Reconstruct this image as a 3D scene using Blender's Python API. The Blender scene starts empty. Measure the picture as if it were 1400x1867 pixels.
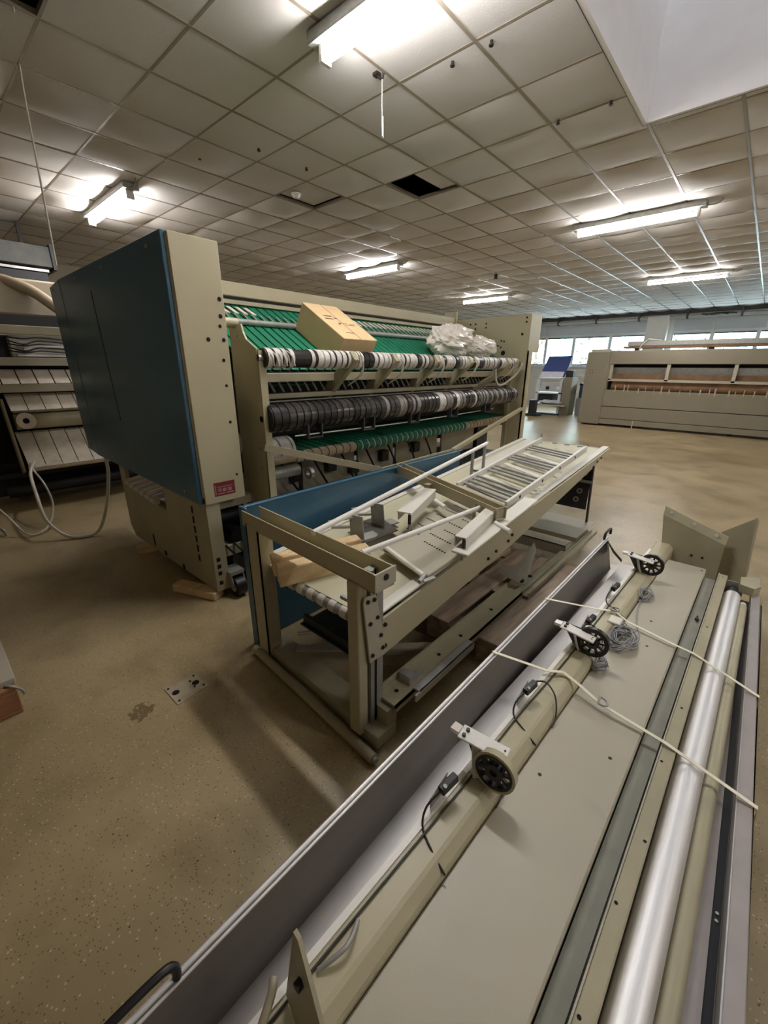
import bpy, math, random
from mathutils import Vector, Matrix, noise as mnoise
random.seed(7)
PI = math.pi
scene = bpy.context.scene
COL = scene.collection

# ------------------------------------------------------------------ camera, world, exposure
CAM_Z = 1.5
CEIL = 3.3756
yaw, pitch, roll = -0.725, 0.340, 0.0069
fwd = Vector((math.sin(yaw)*math.cos(pitch), math.cos(yaw)*math.cos(pitch), -math.sin(pitch)))
rgt = Vector((math.cos(yaw), -math.sin(yaw), 0))
upv = rgt.cross(fwd)
r2 = math.cos(roll)*rgt + math.sin(roll)*upv
u2 = math.cos(roll)*upv - math.sin(roll)*rgt
cd = bpy.data.cameras.new('camera')
cd.sensor_fit = 'VERTICAL'
cd.sensor_height = 36.0
cd.lens = 749.3/1867*36.0
cd.clip_start = 0.02
cam = bpy.data.objects.new('camera', cd)
COL.objects.link(cam)
cam.matrix_world = Matrix(((r2.x, u2.x, -fwd.x, 0), (r2.y, u2.y, -fwd.y, 0), (r2.z, u2.z, -fwd.z, CAM_Z), (0, 0, 0, 1)))
scene.camera = cam

world = bpy.data.worlds.new('sky')
scene.world = world
world.use_nodes = True
bg = world.node_tree.nodes['Background']
bg.inputs['Color'].default_value = (0.76, 0.89, 1.0, 1)
bg.inputs['Strength'].default_value = 8.0
LAMP_STRENGTH = 36.0
scene.view_settings.view_transform = 'Standard'
scene.view_settings.look = 'None'
scene.view_settings.gamma = 1.0
scene.view_settings.use_curve_mapping = False
scene.view_settings.exposure = 1.68
scene.cycles.use_denoising = True
scene.cycles.max_bounces = 8
scene.cycles.diffuse_bounces = 5
scene.cycles.sample_clamp_indirect = 6.0

# ------------------------------------------------------------------ materials
def lin(c):
    o = []
    for v in c:
        v /= 255.0
        o.append(v/12.92 if v <= 0.04045 else ((v+0.055)/1.055)**2.4)
    return (o[0], o[1], o[2], 1.0)

def mat(name, rgb, rough=0.5, metal=0.0, var=0.10, scale=4.0, bump=0.0, bscale=60.0, stretch=None, alpha=None):
    m = bpy.data.materials.new(name)
    m.use_nodes = True
    nt = m.node_tree
    N, L = nt.nodes, nt.links
    b = N['Principled BSDF']
    b.inputs['Roughness'].default_value = rough
    b.inputs['Metallic'].default_value = metal
    c = lin(rgb)
    geo = N.new('ShaderNodeNewGeometry')
    src = geo.outputs['Position']
    if stretch:
        mp = N.new('ShaderNodeMapping')
        mp.inputs['Scale'].default_value = stretch
        L.new(src, mp.inputs['Vector'])
        src = mp.outputs['Vector']
    nz = N.new('ShaderNodeTexNoise')
    nz.inputs['Scale'].default_value = scale
    nz.inputs['Detail'].default_value = 5
    L.new(src, nz.inputs['Vector'])
    rp = N.new('ShaderNodeValToRGB')
    rp.color_ramp.elements[0].position = 0.3
    rp.color_ramp.elements[1].position = 0.7
    rp.color_ramp.elements[0].color = tuple(v*(1-var) for v in c[:3]) + (1,)
    rp.color_ramp.elements[1].color = tuple(min(1, v*(1+var)) for v in c[:3]) + (1,)
    L.new(nz.outputs['Fac'], rp.inputs['Fac'])
    L.new(rp.outputs['Color'], b.inputs['Base Color'])
    if bump:
        n2 = N.new('ShaderNodeTexNoise')
        n2.inputs['Scale'].default_value = bscale
        n2.inputs['Detail'].default_value = 3
        L.new(src, n2.inputs['Vector'])
        bp = N.new('ShaderNodeBump')
        bp.inputs['Strength'].default_value = bump
        bp.inputs['Distance'].default_value = 0.01
        L.new(n2.outputs['Fac'], bp.inputs['Height'])
        L.new(bp.outputs['Normal'], b.inputs['Normal'])
    if alpha is not None:
        b.inputs['Alpha'].default_value = alpha
    return m

def emis(name, rgb, strength):
    m = bpy.data.materials.new(name)
    m.use_nodes = True
    nt = m.node_tree
    nt.nodes.clear()
    e = nt.nodes.new('ShaderNodeEmission')
    e.inputs['Color'].default_value = lin(rgb)
    e.inputs['Strength'].default_value = strength
    o = nt.nodes.new('ShaderNodeOutputMaterial')
    nt.links.new(e.outputs[0], o.inputs[0])
    return m

def glass(name, tint, gloss=0.1):
    m = bpy.data.materials.new(name)
    m.use_nodes = True
    nt = m.node_tree
    nt.nodes.clear()
    t = nt.nodes.new('ShaderNodeBsdfTransparent')
    t.inputs['Color'].default_value = tint
    g = nt.nodes.new('ShaderNodeBsdfGlossy')
    g.inputs['Roughness'].default_value = 0.02
    x = nt.nodes.new('ShaderNodeMixShader')
    x.inputs[0].default_value = gloss
    o = nt.nodes.new('ShaderNodeOutputMaterial')
    nt.links.new(t.outputs[0], x.inputs[1])
    nt.links.new(g.outputs[0], x.inputs[2])
    nt.links.new(x.outputs[0], o.inputs[0])
    return m

def floor_material():
    m = bpy.data.materials.new('terrazzo_floor')
    m.use_nodes = True
    nt = m.node_tree
    N, L = nt.nodes, nt.links
    b = N['Principled BSDF']
    geo = N.new('ShaderNodeNewGeometry')
    nz = N.new('ShaderNodeTexNoise'); nz.inputs['Scale'].default_value = 0.9; nz.inputs['Detail'].default_value = 6
    L.new(geo.outputs['Position'], nz.inputs['Vector'])
    rp = N.new('ShaderNodeValToRGB')
    rp.color_ramp.elements[0].position = 0.3; rp.color_ramp.elements[0].color = lin((152, 134, 99))
    rp.color_ramp.elements[1].position = 0.7; rp.color_ramp.elements[1].color = lin((180, 162, 125))
    L.new(nz.outputs['Fac'], rp.inputs['Fac'])
    col = rp.outputs['Color']
    def specks(scale, thr, color, keep):
        nonlocal col
        v = N.new('ShaderNodeTexVoronoi'); v.inputs['Scale'].default_value = scale
        L.new(geo.outputs['Position'], v.inputs['Vector'])
        lt = N.new('ShaderNodeMath'); lt.operation = 'LESS_THAN'; lt.inputs[1].default_value = thr
        L.new(v.outputs['Distance'], lt.inputs[0])
        sep = N.new('ShaderNodeSeparateColor'); L.new(v.outputs['Color'], sep.inputs[0])
        gt = N.new('ShaderNodeMath'); gt.operation = 'LESS_THAN'; gt.inputs[1].default_value = keep
        L.new(sep.outputs[0], gt.inputs[0])
        mu = N.new('ShaderNodeMath'); mu.operation = 'MULTIPLY'
        L.new(lt.outputs[0], mu.inputs[0]); L.new(gt.outputs[0], mu.inputs[1])
        mx = N.new('ShaderNodeMix'); mx.data_type = 'RGBA'
        L.new(mu.outputs[0], mx.inputs['Factor'])
        L.new(col, mx.inputs['A'])
        mx.inputs['B'].default_value = lin(color)
        col = mx.outputs['Result']
    specks(75, 0.22, (205, 190, 160), 0.30)
    specks(110, 0.25, (120, 98, 66), 0.35)
    specks(48, 0.13, (62, 50, 36), 0.16)
    # one blotchy dark stain beside the anchor plate
    vd = N.new('ShaderNodeVectorMath'); vd.operation = 'DISTANCE'; vd.inputs[1].default_value = (-1.80, 0.365, 0.0)
    L.new(geo.outputs['Position'], vd.inputs[0])
    sn = N.new('ShaderNodeTexNoise'); sn.inputs['Scale'].default_value = 38; sn.inputs['Detail'].default_value = 3
    L.new(geo.outputs['Position'], sn.inputs['Vector'])
    sm = N.new('ShaderNodeMapRange'); sm.inputs['From Min'].default_value = 0.03; sm.inputs['From Max'].default_value = 0.11
    sm.inputs['To Min'].default_value = 0.62; sm.inputs['To Max'].default_value = 0.0
    L.new(vd.outputs['Value'], sm.inputs['Value'])
    sg = N.new('ShaderNodeMath'); sg.operation = 'LESS_THAN'
    L.new(sn.outputs['Fac'], sg.inputs[0]); L.new(sm.outputs['Result'], sg.inputs[1])
    sx = N.new('ShaderNodeMix'); sx.data_type = 'RGBA'; sx.inputs['B'].default_value = lin((122, 105, 76))
    L.new(sg.outputs[0], sx.inputs['Factor']); L.new(col, sx.inputs['A'])
    col = sx.outputs['Result']
    st = N.new('ShaderNodeTexNoise'); st.inputs['Scale'].default_value = 2.6; st.inputs['Detail'].default_value = 8
    L.new(geo.outputs['Position'], st.inputs['Vector'])
    r3 = N.new('ShaderNodeValToRGB')
    r3.color_ramp.elements[0].position = 0.32; r3.color_ramp.elements[0].color = (0.72, 0.70, 0.66, 1)
    r3.color_ramp.elements[1].position = 0.52; r3.color_ramp.elements[1].color = (1, 1, 1, 1)
    L.new(st.outputs['Fac'], r3.inputs['Fac'])
    mm = N.new('ShaderNodeMix'); mm.data_type = 'RGBA'; mm.blend_type = 'MULTIPLY'; mm.inputs['Factor'].default_value = 1
    L.new(col, mm.inputs['A']); L.new(r3.outputs['Color'], mm.inputs['B'])
    L.new(mm.outputs['Result'], b.inputs['Base Color'])
    rr = N.new('ShaderNodeMapRange'); rr.inputs['To Min'].default_value = 0.24; rr.inputs['To Max'].default_value = 0.42
    L.new(st.outputs['Fac'], rr.inputs['Value'])
    L.new(rr.outputs['Result'], b.inputs['Roughness'])
    return m

def wood(name, a, c, scale=3.0, stretch=(8, 1, 8)):
    m = mat(name, a, 0.75, 0, 0.25, scale, 0.25, 40, stretch)
    for n in m.node_tree.nodes:
        if n.type == 'VALTORGB':
            n.color_ramp.elements[0].color = lin(a); n.color_ramp.elements[1].color = lin(c)
    return m

M = {}
M['floor'] = floor_material()
M['tile'] = mat('ceiling_tile', (200, 195, 190), 0.9, 0, 0.05, 1.2, 0.15, 180)
M['tbar'] = mat('ceiling_bar_paint', (138, 127, 113), 0.27, 0, 0.04)
M['plenum'] = mat('plenum_grey', (40, 38, 36), 0.9)
M['white_wall'] = mat('white_paint', (214, 210, 204), 0.7, 0, 0.03)
M['shaft'] = mat('shaft_white', (232, 226, 224), 0.75, 0, 0.03, 6, 0.05, 200)
M['wall'] = mat('beige_wall', (190, 178, 156), 0.8, 0, 0.05)
M['grey_panel'] = mat('grey_cladding', (178, 182, 186), 0.6, 0, 0.04)
M['frame'] = mat('window_frame_white', (206, 210, 214), 0.5)
M['dark_metal'] = mat('dark_metal', (62, 62, 64), 0.5, 0.4)
M['black'] = mat('black_plastic', (20, 20, 21), 0.45)
M['void'] = mat('black_hole', (8, 8, 8), 0.9)
M['beige'] = mat('beige_enamel', (180, 171, 141), 0.42, 0, 0.05, 3, 0.02, 300)
M['beige_old'] = mat('worn_beige_enamel', (168, 160, 133), 0.48, 0, 0.10, 5, 0.03, 200)
M['sheet'] = mat('grey_beige_enamel', (178, 171, 152), 0.40, 0, 0.05, 2.5, 0.02, 250)
M['cream'] = mat('cream_enamel', (220, 216, 204), 0.42, 0, 0.05, 4)
M['blue'] = mat('blue_enamel', (60, 102, 128), 0.26, 0, 0.06, 2.5)
M['steel'] = mat('brushed_stainless', (146, 140, 133), 0.36, 0.9, 0.08, 2, 0.02, 20, (10, 1, 10))
M['alu'] = mat('brushed_aluminium', (226, 224, 224), 0.52, 0.85, 0.06, 5, 0.05, 40, (40, 1, 40))
M['alu_grey'] = mat('grey_aluminium', (186, 183, 180), 0.5, 0.7, 0.06, 5, 0.03, 40, (40, 1, 40))
M['galv'] = mat('galvanised_steel', (160, 160, 154), 0.5, 0.35, 0.12, 20)
M['strip'] = mat('dull_galvanised_strip', (146, 145, 132), 0.5, 0.1, 0.08, 14)
M['grey_rail'] = mat('lilac_grey_rail', (168, 160, 156), 0.42, 0.2, 0.06, 14)
M['zinc'] = mat('bright_zinc', (200, 198, 194), 0.35, 0.6, 0.10, 14)
M['worktop'] = mat('worktop_enamel', (200, 194, 166), 0.38, 0, 0.05, 3)
M['white_metal'] = mat('white_enamel', (232, 228, 220), 0.4, 0, 0.05)
M['bolt'] = mat('bolt_steel', (190, 186, 176), 0.35, 0.8)
M['dark_bolt'] = mat('dark_bolt', (48, 44, 38), 0.5, 0.5)
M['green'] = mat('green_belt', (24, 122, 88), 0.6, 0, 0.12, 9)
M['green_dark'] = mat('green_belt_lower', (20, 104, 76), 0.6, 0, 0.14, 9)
M['white_belt'] = mat('white_belt', (222, 212, 196), 0.75, 0, 0.10, 14, 0.1, 120)
M['tan_belt'] = mat('tan_belt', (176, 160, 132), 0.7, 0, 0.1, 14)
M['band_white'] = mat('roller_wrap_white', (206, 199, 192), 0.45, 0, 0.22, 25)
M['band_grey'] = mat('roller_wrap_grey', (128, 122, 116), 0.5, 0.2, 0.2, 25)
M['band_dark'] = mat('roller_dark', (44, 41, 40), 0.35, 0.3, 0.2, 20)
M['card'] = mat('cardboard', (212, 182, 138), 0.85, 0, 0.06, 6)
M['ink'] = mat('brown_ink', (112, 84, 52), 0.9)
M['red'] = mat('red_print', (118, 40, 46), 0.5, 0, 0.05)
M['pink'] = mat('pale_print', (160, 120, 114), 0.5, 0, 0.03)
M['wood'] = wood('pale_pine', (206, 174, 126), (234, 208, 164))
M['wood_grey'] = wood('weathered_pallet_wood', (146, 124, 104), (198, 178, 154))
M['wood_red'] = wood('reddish_pallet_wood', (128, 84, 54), (168, 120, 82))
M['brown'] = mat('brown_felt', (120, 92, 66), 0.85, 0, 0.25, 6)
M['cable'] = mat('grey_cable', (150, 150, 152), 0.45)
M['cable_dark'] = mat('dark_cable', (44, 40, 34), 0.5)
M['cable_white'] = mat('white_cable', (206, 200, 184), 0.5)
M['strap'] = mat('cream_strap', (236, 230, 206), 0.5)
M['concrete'] = mat('cement_plate', (178, 164, 138), 0.8, 0, 0.15, 20)
M['ironer'] = mat('ironer_grey_beige', (136, 129, 110), 0.5, 0, 0.04)
M['navy'] = mat('navy_vinyl', (52, 72, 128), 0.4, 0, 0.06)
M['linen'] = mat('white_linen', (208, 210, 222), 0.85, 0, 0.1, 12)
M['leaf'] = mat('tree_leaf', (178, 206, 188), 0.6, 0, 0.3, 3)
M['bark'] = mat('tree_bark', (92, 78, 62), 0.9, 0, 0.2)
M['grass'] = mat('paved_yard', (176, 180, 182), 0.9, 0, 0.1)
M['pane'] = glass('window_glass', (0.93, 0.97, 0.97, 1), 0.05)
M['milky'] = glass('milky_skylight_glass', (0.20, 0.196, 0.196, 1), 0.05)
M['tube'] = emis('lamp_tube', (252, 249, 248), LAMP_STRENGTH)
M['hose'] = mat('beige_hose', (168, 150, 124), 0.7, 0, 0.1, 20)

def plastic_film():
    m = bpy.data.materials.new('clear_plastic_film')
    m.use_nodes = True
    nt = m.node_tree
    b = nt.nodes['Principled BSDF']
    b.inputs['Base Color'].default_value = lin((250, 242, 232))
    b.inputs['Roughness'].default_value = 0.22
    t = nt.nodes.new('ShaderNodeBsdfTransparent')
    x = nt.nodes.new('ShaderNodeMixShader')
    nz = nt.nodes.new('ShaderNodeTexNoise'); nz.inputs['Scale'].default_value = 14
    rp = nt.nodes.new('ShaderNodeMapRange'); rp.inputs['To Min'].default_value = 0.6; rp.inputs['To Max'].default_value = 0.95
    nt.links.new(nz.outputs['Fac'], rp.inputs['Value'])
    nt.links.new(rp.outputs['Result'], x.inputs[0])
    nt.links.new(t.outputs[0], x.inputs[1]); nt.links.new(b.outputs[0], x.inputs[2])
    nt.links.new(x.outputs[0], nt.nodes['Material Output'].inputs['Surface'])
    return m
M['film'] = plastic_film()

# ------------------------------------------------------------------ mesh helpers
V = Vector
class MB:
    def __init__(s): s.v = []; s.f = []; s.sm = []
    def add(s, vs, fs, smooth=False):
        o = len(s.v)
        s.v += [V(p) for p in vs]
        for f in fs:
            s.f.append([i+o for i in f]); s.sm.append(smooth)
        return s
    def hexa(s, p):
        return s.add(p, [(0,3,2,1),(4,5,6,7),(0,1,5,4),(1,2,6,5),(2,3,7,6),(3,0,4,7)])
    def box(s, x0, x1, y0, y1, z0, z1):
        return s.hexa([(x0,y0,z0),(x1,y0,z0),(x1,y1,z0),(x0,y1,z0),(x0,y0,z1),(x1,y0,z1),(x1,y1,z1),(x0,y1,z1)])
    def beam(s, P, Q, w, h, up=(0,0,1)):
        P, Q = V(P), V(Q)
        d = (Q-P).normalized()
        l = d.cross(V(up)).normalized(); u = l.cross(d)
        a, b = l*(w/2), u*(h/2)
        return s.hexa([P-a-b, P+a-b, Q+a-b, Q-a-b, P-a+b, P+a+b, Q+a+b, Q-a+b])
    def cyl(s, P, Q, r, n=16, r2=None, caps=True):
        P, Q = V(P), V(Q)
        r2 = r if r2 is None else r2
        d = (Q-P).normalized()
        a = d.orthogonal().normalized(); b = d.cross(a)
        c = [a*math.cos(2*PI*i/n)+b*math.sin(2*PI*i/n) for i in range(n)]
        s.add([P+k*r for k in c]+[Q+k*r2 for k in c], [(i,(i+1)%n,n+(i+1)%n,n+i) for i in range(n)], True)
        if caps:
            s.add([P+k*r for k in c], [tuple(range(n-1,-1,-1))])
            s.add([Q+k*r2 for k in c], [tuple(range(n))])
        return s
    def ring(s, P, Q, ro, ri, n=20):
        P, Q = V(P), V(Q)
        d = (Q-P).normalized()
        a = d.orthogonal().normalized(); b = d.cross(a)
        c = [a*math.cos(2*PI*i/n)+b*math.sin(2*PI*i/n) for i in range(n)]
        A = [P+k*ro for k in c]; B = [Q+k*ro for k in c]; Ci = [P+k*ri for k in c]; D = [Q+k*ri for k in c]
        j = lambda i: (i+1) % n
        s.add(A+B, [(i,j(i),n+j(i),n+i) for i in range(n)], True)
        s.add(Ci+D, [(j(i),i,n+i,n+j(i)) for i in range(n)], True)
        s.add(A+Ci, [(j(i),i,n+i,n+j(i)) for i in range(n)])
        s.add(B+D, [(i,j(i),n+j(i),n+i) for i in range(n)])
        return s
    def tube(s, pts, r, n=8, sub=4):
        pts = [V(p) for p in pts]
        if len(pts) > 2 and sub > 1:
            q = []
            for i in range(len(pts)-1):
                p0 = pts[max(i-1,0)]; p1 = pts[i]; p2 = pts[i+1]; p3 = pts[min(i+2,len(pts)-1)]
                for k in range(sub):
                    t = k/sub
                    q.append(0.5*((2*p1)+(p2-p0)*t+(2*p0-5*p1+4*p2-p3)*t*t+(3*p1-p0-3*p2+p3)*t**3))
            q.append(pts[-1]); pts = q
        m = len(pts); vs = []; a = None
        for i, p in enumerate(pts):
            d = (pts[min(i+1,m-1)]-pts[max(i-1,0)]).normalized()
            if a is None: a = d.orthogonal().normalized()
            else:
                a = a - d*a.dot(d)
                a = a.normalized() if a.length > 1e-6 else d.orthogonal().normalized()
            b = d.cross(a)
            vs += [p+(a*math.cos(2*PI*k/n)+b*math.sin(2*PI*k/n))*r for k in range(n)]
        fs = [(i*n+k, i*n+(k+1)%n, (i+1)*n+(k+1)%n, (i+1)*n+k) for i in range(m-1) for k in range(n)]
        s.add(vs, fs, True)
        s.add(vs[:n], [tuple(range(n-1,-1,-1))]); s.add(vs[-n:], [tuple(range(n))])
        return s
    def prism(s, poly, vec):
        n = len(poly); P = [V(p) for p in poly]; vec = V(vec)
        s.add(P+[p+vec for p in P], [tuple(range(n-1,-1,-1)), tuple(range(n,2*n))]+[(i,(i+1)%n,n+(i+1)%n,n+i) for i in range(n)])
        return s
    def sphere(s, c, r, n=12, m=8, sq=(1,1,1)):
        c = V(c); vs = []
        for i in range(m+1):
            t = PI*i/m
            for k in range(n):
                p = 2*PI*k/n
                vs.append(c+V((r*sq[0]*math.sin(t)*math.cos(p), r*sq[1]*math.sin(t)*math.sin(p), r*sq[2]*math.cos(t))))
        s.add(vs, [(i*n+k,(i+1)*n+k,(i+1)*n+(k+1)%n,i*n+(k+1)%n) for i in range(m) for k in range(n)], True)
        return s
    def mesh(s, name, m, off=V((0,0,0))):
        me = bpy.data.meshes.new(name)
        me.from_pydata([tuple(p-off) for p in s.v], [], s.f)
        me.polygons.foreach_set('use_smooth', s.sm)
        me.materials.append(m)
        me.update()
        return me

ORG = {}
def thing(name, label, cat, loc=(0,0,0), group=None):
    o = bpy.data.objects.new(name, None)
    o.empty_display_size = 0.1
    COL.objects.link(o)
    o.location = loc
    o['label'] = label; o['category'] = cat
    if group: o['group'] = group
    ORG[o.name] = V(loc)
    return o
def part(name, mb, m, parent, label=None, bevel=0.0, stuff=False):
    off = ORG[parent.name]
    o = bpy.data.objects.new(name, mb.mesh(name, m, off))
    COL.objects.link(o)
    o.parent = parent
    ORG[o.name] = off
    if label: o['label'] = label
    if stuff: o['kind'] = 'stuff'
    if bevel:
        b = o.modifiers.new('bevel', 'BEVEL'); b.width = bevel; b.segments = 1; b.limit_method = 'ANGLE'; b.angle_limit = 0.6
    return o
def inst(name, me, loc, parent, rot=None):
    o = bpy.data.objects.new(name, me)
    COL.objects.link(o)
    o.parent = parent
    o.location = V(loc)-ORG[parent.name]
    if rot: o.rotation_euler = rot
    ORG[o.name] = V(loc)
    return o
def solo(name, mb, m, label, cat, loc, group=None, bevel=0.0):
    o = bpy.data.objects.new(name, mb.mesh(name, m, V(loc)))
    COL.objects.link(o)
    o.location = loc
    o['label'] = label; o['category'] = cat
    if group: o['group'] = group
    ORG[o.name] = V(loc)
    if bevel:
        b = o.modifiers.new('bevel', 'BEVEL'); b.width = bevel; b.segments = 1; b.limit_method = 'ANGLE'; b.angle_limit = 0.6
    return o
def struct(name, mb, m):
    o = bpy.data.objects.new(name, mb.mesh(name, m))
    COL.objects.link(o)
    o['kind'] = 'structure'
    ORG[o.name] = V((0,0,0))
    return o
def channel(P, Q, w, h, t=0.006, up=(0,0,1)):
    """U channel open towards up"""
    P, Q = V(P), V(Q); d = (Q-P).normalized(); l = d.cross(V(up)).normalized(); u = l.cross(d)
    m = MB()
    m.beam(P-u*(h/2-t/2), Q-u*(h/2-t/2), w, t, up)
    m.beam(P-l*(w/2-t/2), Q-l*(w/2-t/2), t, h, up)
    m.beam(P+l*(w/2-t/2), Q+l*(w/2-t/2), t, h, up)
    return m

# ------------------------------------------------------------------ room
X0, X1, Y0, Y1 = -11.0, 4.6, -4.6, 18.2
fl = struct('floor', MB().box(X0-0.2, X1+0.2, Y0-0.2, Y1+0.2, -0.12, 0), M['floor'])
SX0, SX1, SY0, SY1 = -1.2, 1.2, 2.1, 4.51             # skylight opening

slab = MB()
ZP = 3.95
slab.box(X0, SX0-0.03, Y0, Y1, ZP, ZP+0.1).box(SX1+0.03, X1, Y0, Y1, ZP, ZP+0.1)
slab.box(SX0-0.03, SX1+0.03, Y0, SY0-0.03, ZP, ZP+0.1).box(SX0-0.03, SX1+0.03, SY1+0.03, Y1, ZP, ZP+0.1)
ceiling = struct('ceiling', slab, M['plenum'])

def tile_mesh(sx, sy, sag, n=6):
    m = MB(); vs = []
    gx, gy = sx-0.016, sy-0.016
    for j in range(n+1):
        for i in range(n+1):
            u, v = i/n, j/n
            z = -sag*(16*u*(1-u)*v*(1-v))**0.7
            vs.append((-gx/2+gx*u, -gy/2+gy*v, z))
    m.add(vs, [(j*(n+1)+i, (j+1)*(n+1)+i, (j+1)*(n+1)+i+1, j*(n+1)+i+1) for j in range(n) for i in range(n)], True)
    b = [(-gx/2,-gy/2,0),(gx/2,-gy/2,0),(gx/2,gy/2,0),(-gx/2,gy/2,0)]
    t = [(x,y,0.018) for x,y,z in b]
    m.add(b+t, [(4,5,6,7)[::-1][::-1],(0,1,5,4),(1,2,6,5),(2,3,7,6),(3,0,4,7)])
    return m.mesh('ceiling_tile', M['tile'])
T = 0.6
GX, GY = 0.0, 0.441
sags = [tile_mesh(T, T, s) for s in (0.003, 0.009, 0.018, 0.028, 0.040)]
def visible(p, margin=0.15):
    d = V(p)-V((0,0,CAM_Z))
    z = d.dot(fwd)
    if z < 0.1: return False
    x, y = d.dot(r2)/z*749.3/700, d.dot(u2)/z*749.3/933.5
    return abs(x) < 1+margin and abs(y) < 1+margin
missing = {(-6, 6), (-6, 0)}
tiles = []
rest = MB()
i0, i1 = math.floor((X0-GX)/T), math.ceil((X1-GX)/T)
j0, j1 = math.floor((Y0-GY)/T), math.ceil((Y1-GY)/T)
for i in range(i0, i1):
    for j in range(j0, j1):
        x0, x1 = max(GX+i*T, X0), min(GX+(i+1)*T, X1)
        y0, y1 = max(GY+j*T, Y0), min(GY+(j+1)*T, Y1)
        if x1-x0 < 0.05 or y1-y0 < 0.05: continue
        if x0 >= SX0-0.01 and x1 <= SX1+0.01:
            if y0 >= SY0 and y1 <= SY1: continue
            if y0 < SY1 < y1: y0 = SY1+0.03
            elif y0 < SY0 < y1: y1 = SY0-0.03
        if (i, j) in missing: continue
        cx, cy = (x0+x1)/2, (y0+y1)/2
        d = math.hypot(cx, cy)
        vis = any(visible((px, py, CEIL)) for px in (x0, x1, cx) for py in (y0, y1, cy))
        tiles.append((0 if vis else 1, d, cx, cy, x1-x0, y1-y0, i, j))
tiles.sort()
for k, (nv, d, cx, cy, sx, sy, i, j) in enumerate(tiles):
    full = abs(sx-T) < 1e-3 and abs(sy-T) < 1e-3
    q = random.random()
    # tiles sag more towards the window side of the room
    lv = (0 if q < 0.7 else 1) if cy < 3.2 and cx > -4.2 else random.choice((1, 2, 3, 3, 4)) if cy < 7 else random.choice((2, 3, 4, 4))
    if not nv and k < 297:
        me = sags[lv] if full else tile_mesh(sx, sy, 0.004)
        o = inst('ceiling_tile', me, (cx, cy, CEIL), ceiling)
        if (i, j) == (-8, 5):
            o.location += V((0.05, -0.045, 0.022)); o.rotation_euler = (0.0, 0.0, 0.0)
            o['label'] = 'ceiling tile slipped in its frame, dark gap along two edges'
        elif full:
            o.rotation_euler = (random.uniform(-.004, .004), random.uniform(-.004, .004), random.choice((0, PI)))
    else:
        n = 3; sag = (0.003, 0.009, 0.018, 0.028, 0.040)[lv]; vs = []
        gx, gy = sx-0.026, sy-0.026
        for b in range(n+1):
            for a in range(n+1):
                u, v = a/n, b/n
                vs.append((cx-gx/2+gx*u, cy-gy/2+gy*v, CEIL+0.004-sag*(16*u*(1-u)*v*(1-v))**0.7))
        rest.add(vs, [(b*(n+1)+a, (b+1)*(n+1)+a, (b+1)*(n+1)+a+1, b*(n+1)+a+1) for b in range(n) for a in range(n)], True)
part('ceiling_tiles', rest, M['tile'], ceiling, stuff=True)
# the tile pushed half over the open bay
hm = tile_mesh(0.22, 0.5, 0.001)
inst('ceiling_tile', hm, (-3.12, 4.32, CEIL+0.006), ceiling)
# T bars, one object each
for i in range(i0+1, i1):
    x = GX+i*T
    segs = [(Y0, Y1)]
    if SX0-0.05 < x < SX1+0.05: segs = [(Y0, SY0-0.03), (SY1+0.034, Y1)]
    for a, b in segs:
        part('ceiling_bar', MB().box(x-0.011, x+0.011, a, b, CEIL-0.004, CEIL+0.03), M['tbar'], ceiling)
for j in range(j0+1, j1):
    y = GY+j*T
    segs = [(X0, X1)]
    if SY0-0.05 < y < SY1+0.05: segs = [(X0, SX0-0.034), (SX1+0.03, X1)]
    for a, b in segs:
        part('ceiling_bar', MB().box(a, b, y-0.009, y+0.009, CEIL-0.002, CEIL+0.028), M['tbar'], ceiling)

# skylight shaft with its glazing
sk = struct('window_9', MB().box(SX0-0.03, SX0, SY0-0.03, SY1+0.03, CEIL-0.012, 4.85), M['shaft'])
part('shaft_wall', MB().box(SX1, SX1+0.03, SY0-0.03, SY1+0.03, CEIL-0.012, 4.85), M['shaft'], sk)
part('shaft_wall', MB().box(SX0, SX1, SY1, SY1+0.03, CEIL-0.012, 4.85), M['shaft'], sk)
part('shaft_wall', MB().box(SX0, SX1, SY0-0.03, SY0, CEIL-0.012, 4.85), M['shaft'], sk)
part('corner_bead', MB().box(SX0, SX0+0.008, SY1-0.008, SY1, CEIL-0.012, 4.85), M['white_metal'], sk)
part('edge_trim', MB().box(SX0-0.034, SX0-0.03, SY0-0.03, SY1+0.034, CEIL-0.014, CEIL+0.01).box(SX0-0.03, SX1+0.03, SY1+0.03, SY1+0.034, CEIL-0.014, CEIL+0.01), M['dark_metal'], sk)
for k in range(2):
    part('pane', MB().box(SX0+0.02+k*1.2, SX0+1.18+k*1.2, SY0+0.02, SY1-0.02, 4.80, 4.81), M['milky'], sk)
part('glazing_bar', MB().box(-0.02, 0.02, SY0, SY1, 4.78, 4.83), M['frame'], sk)

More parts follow.
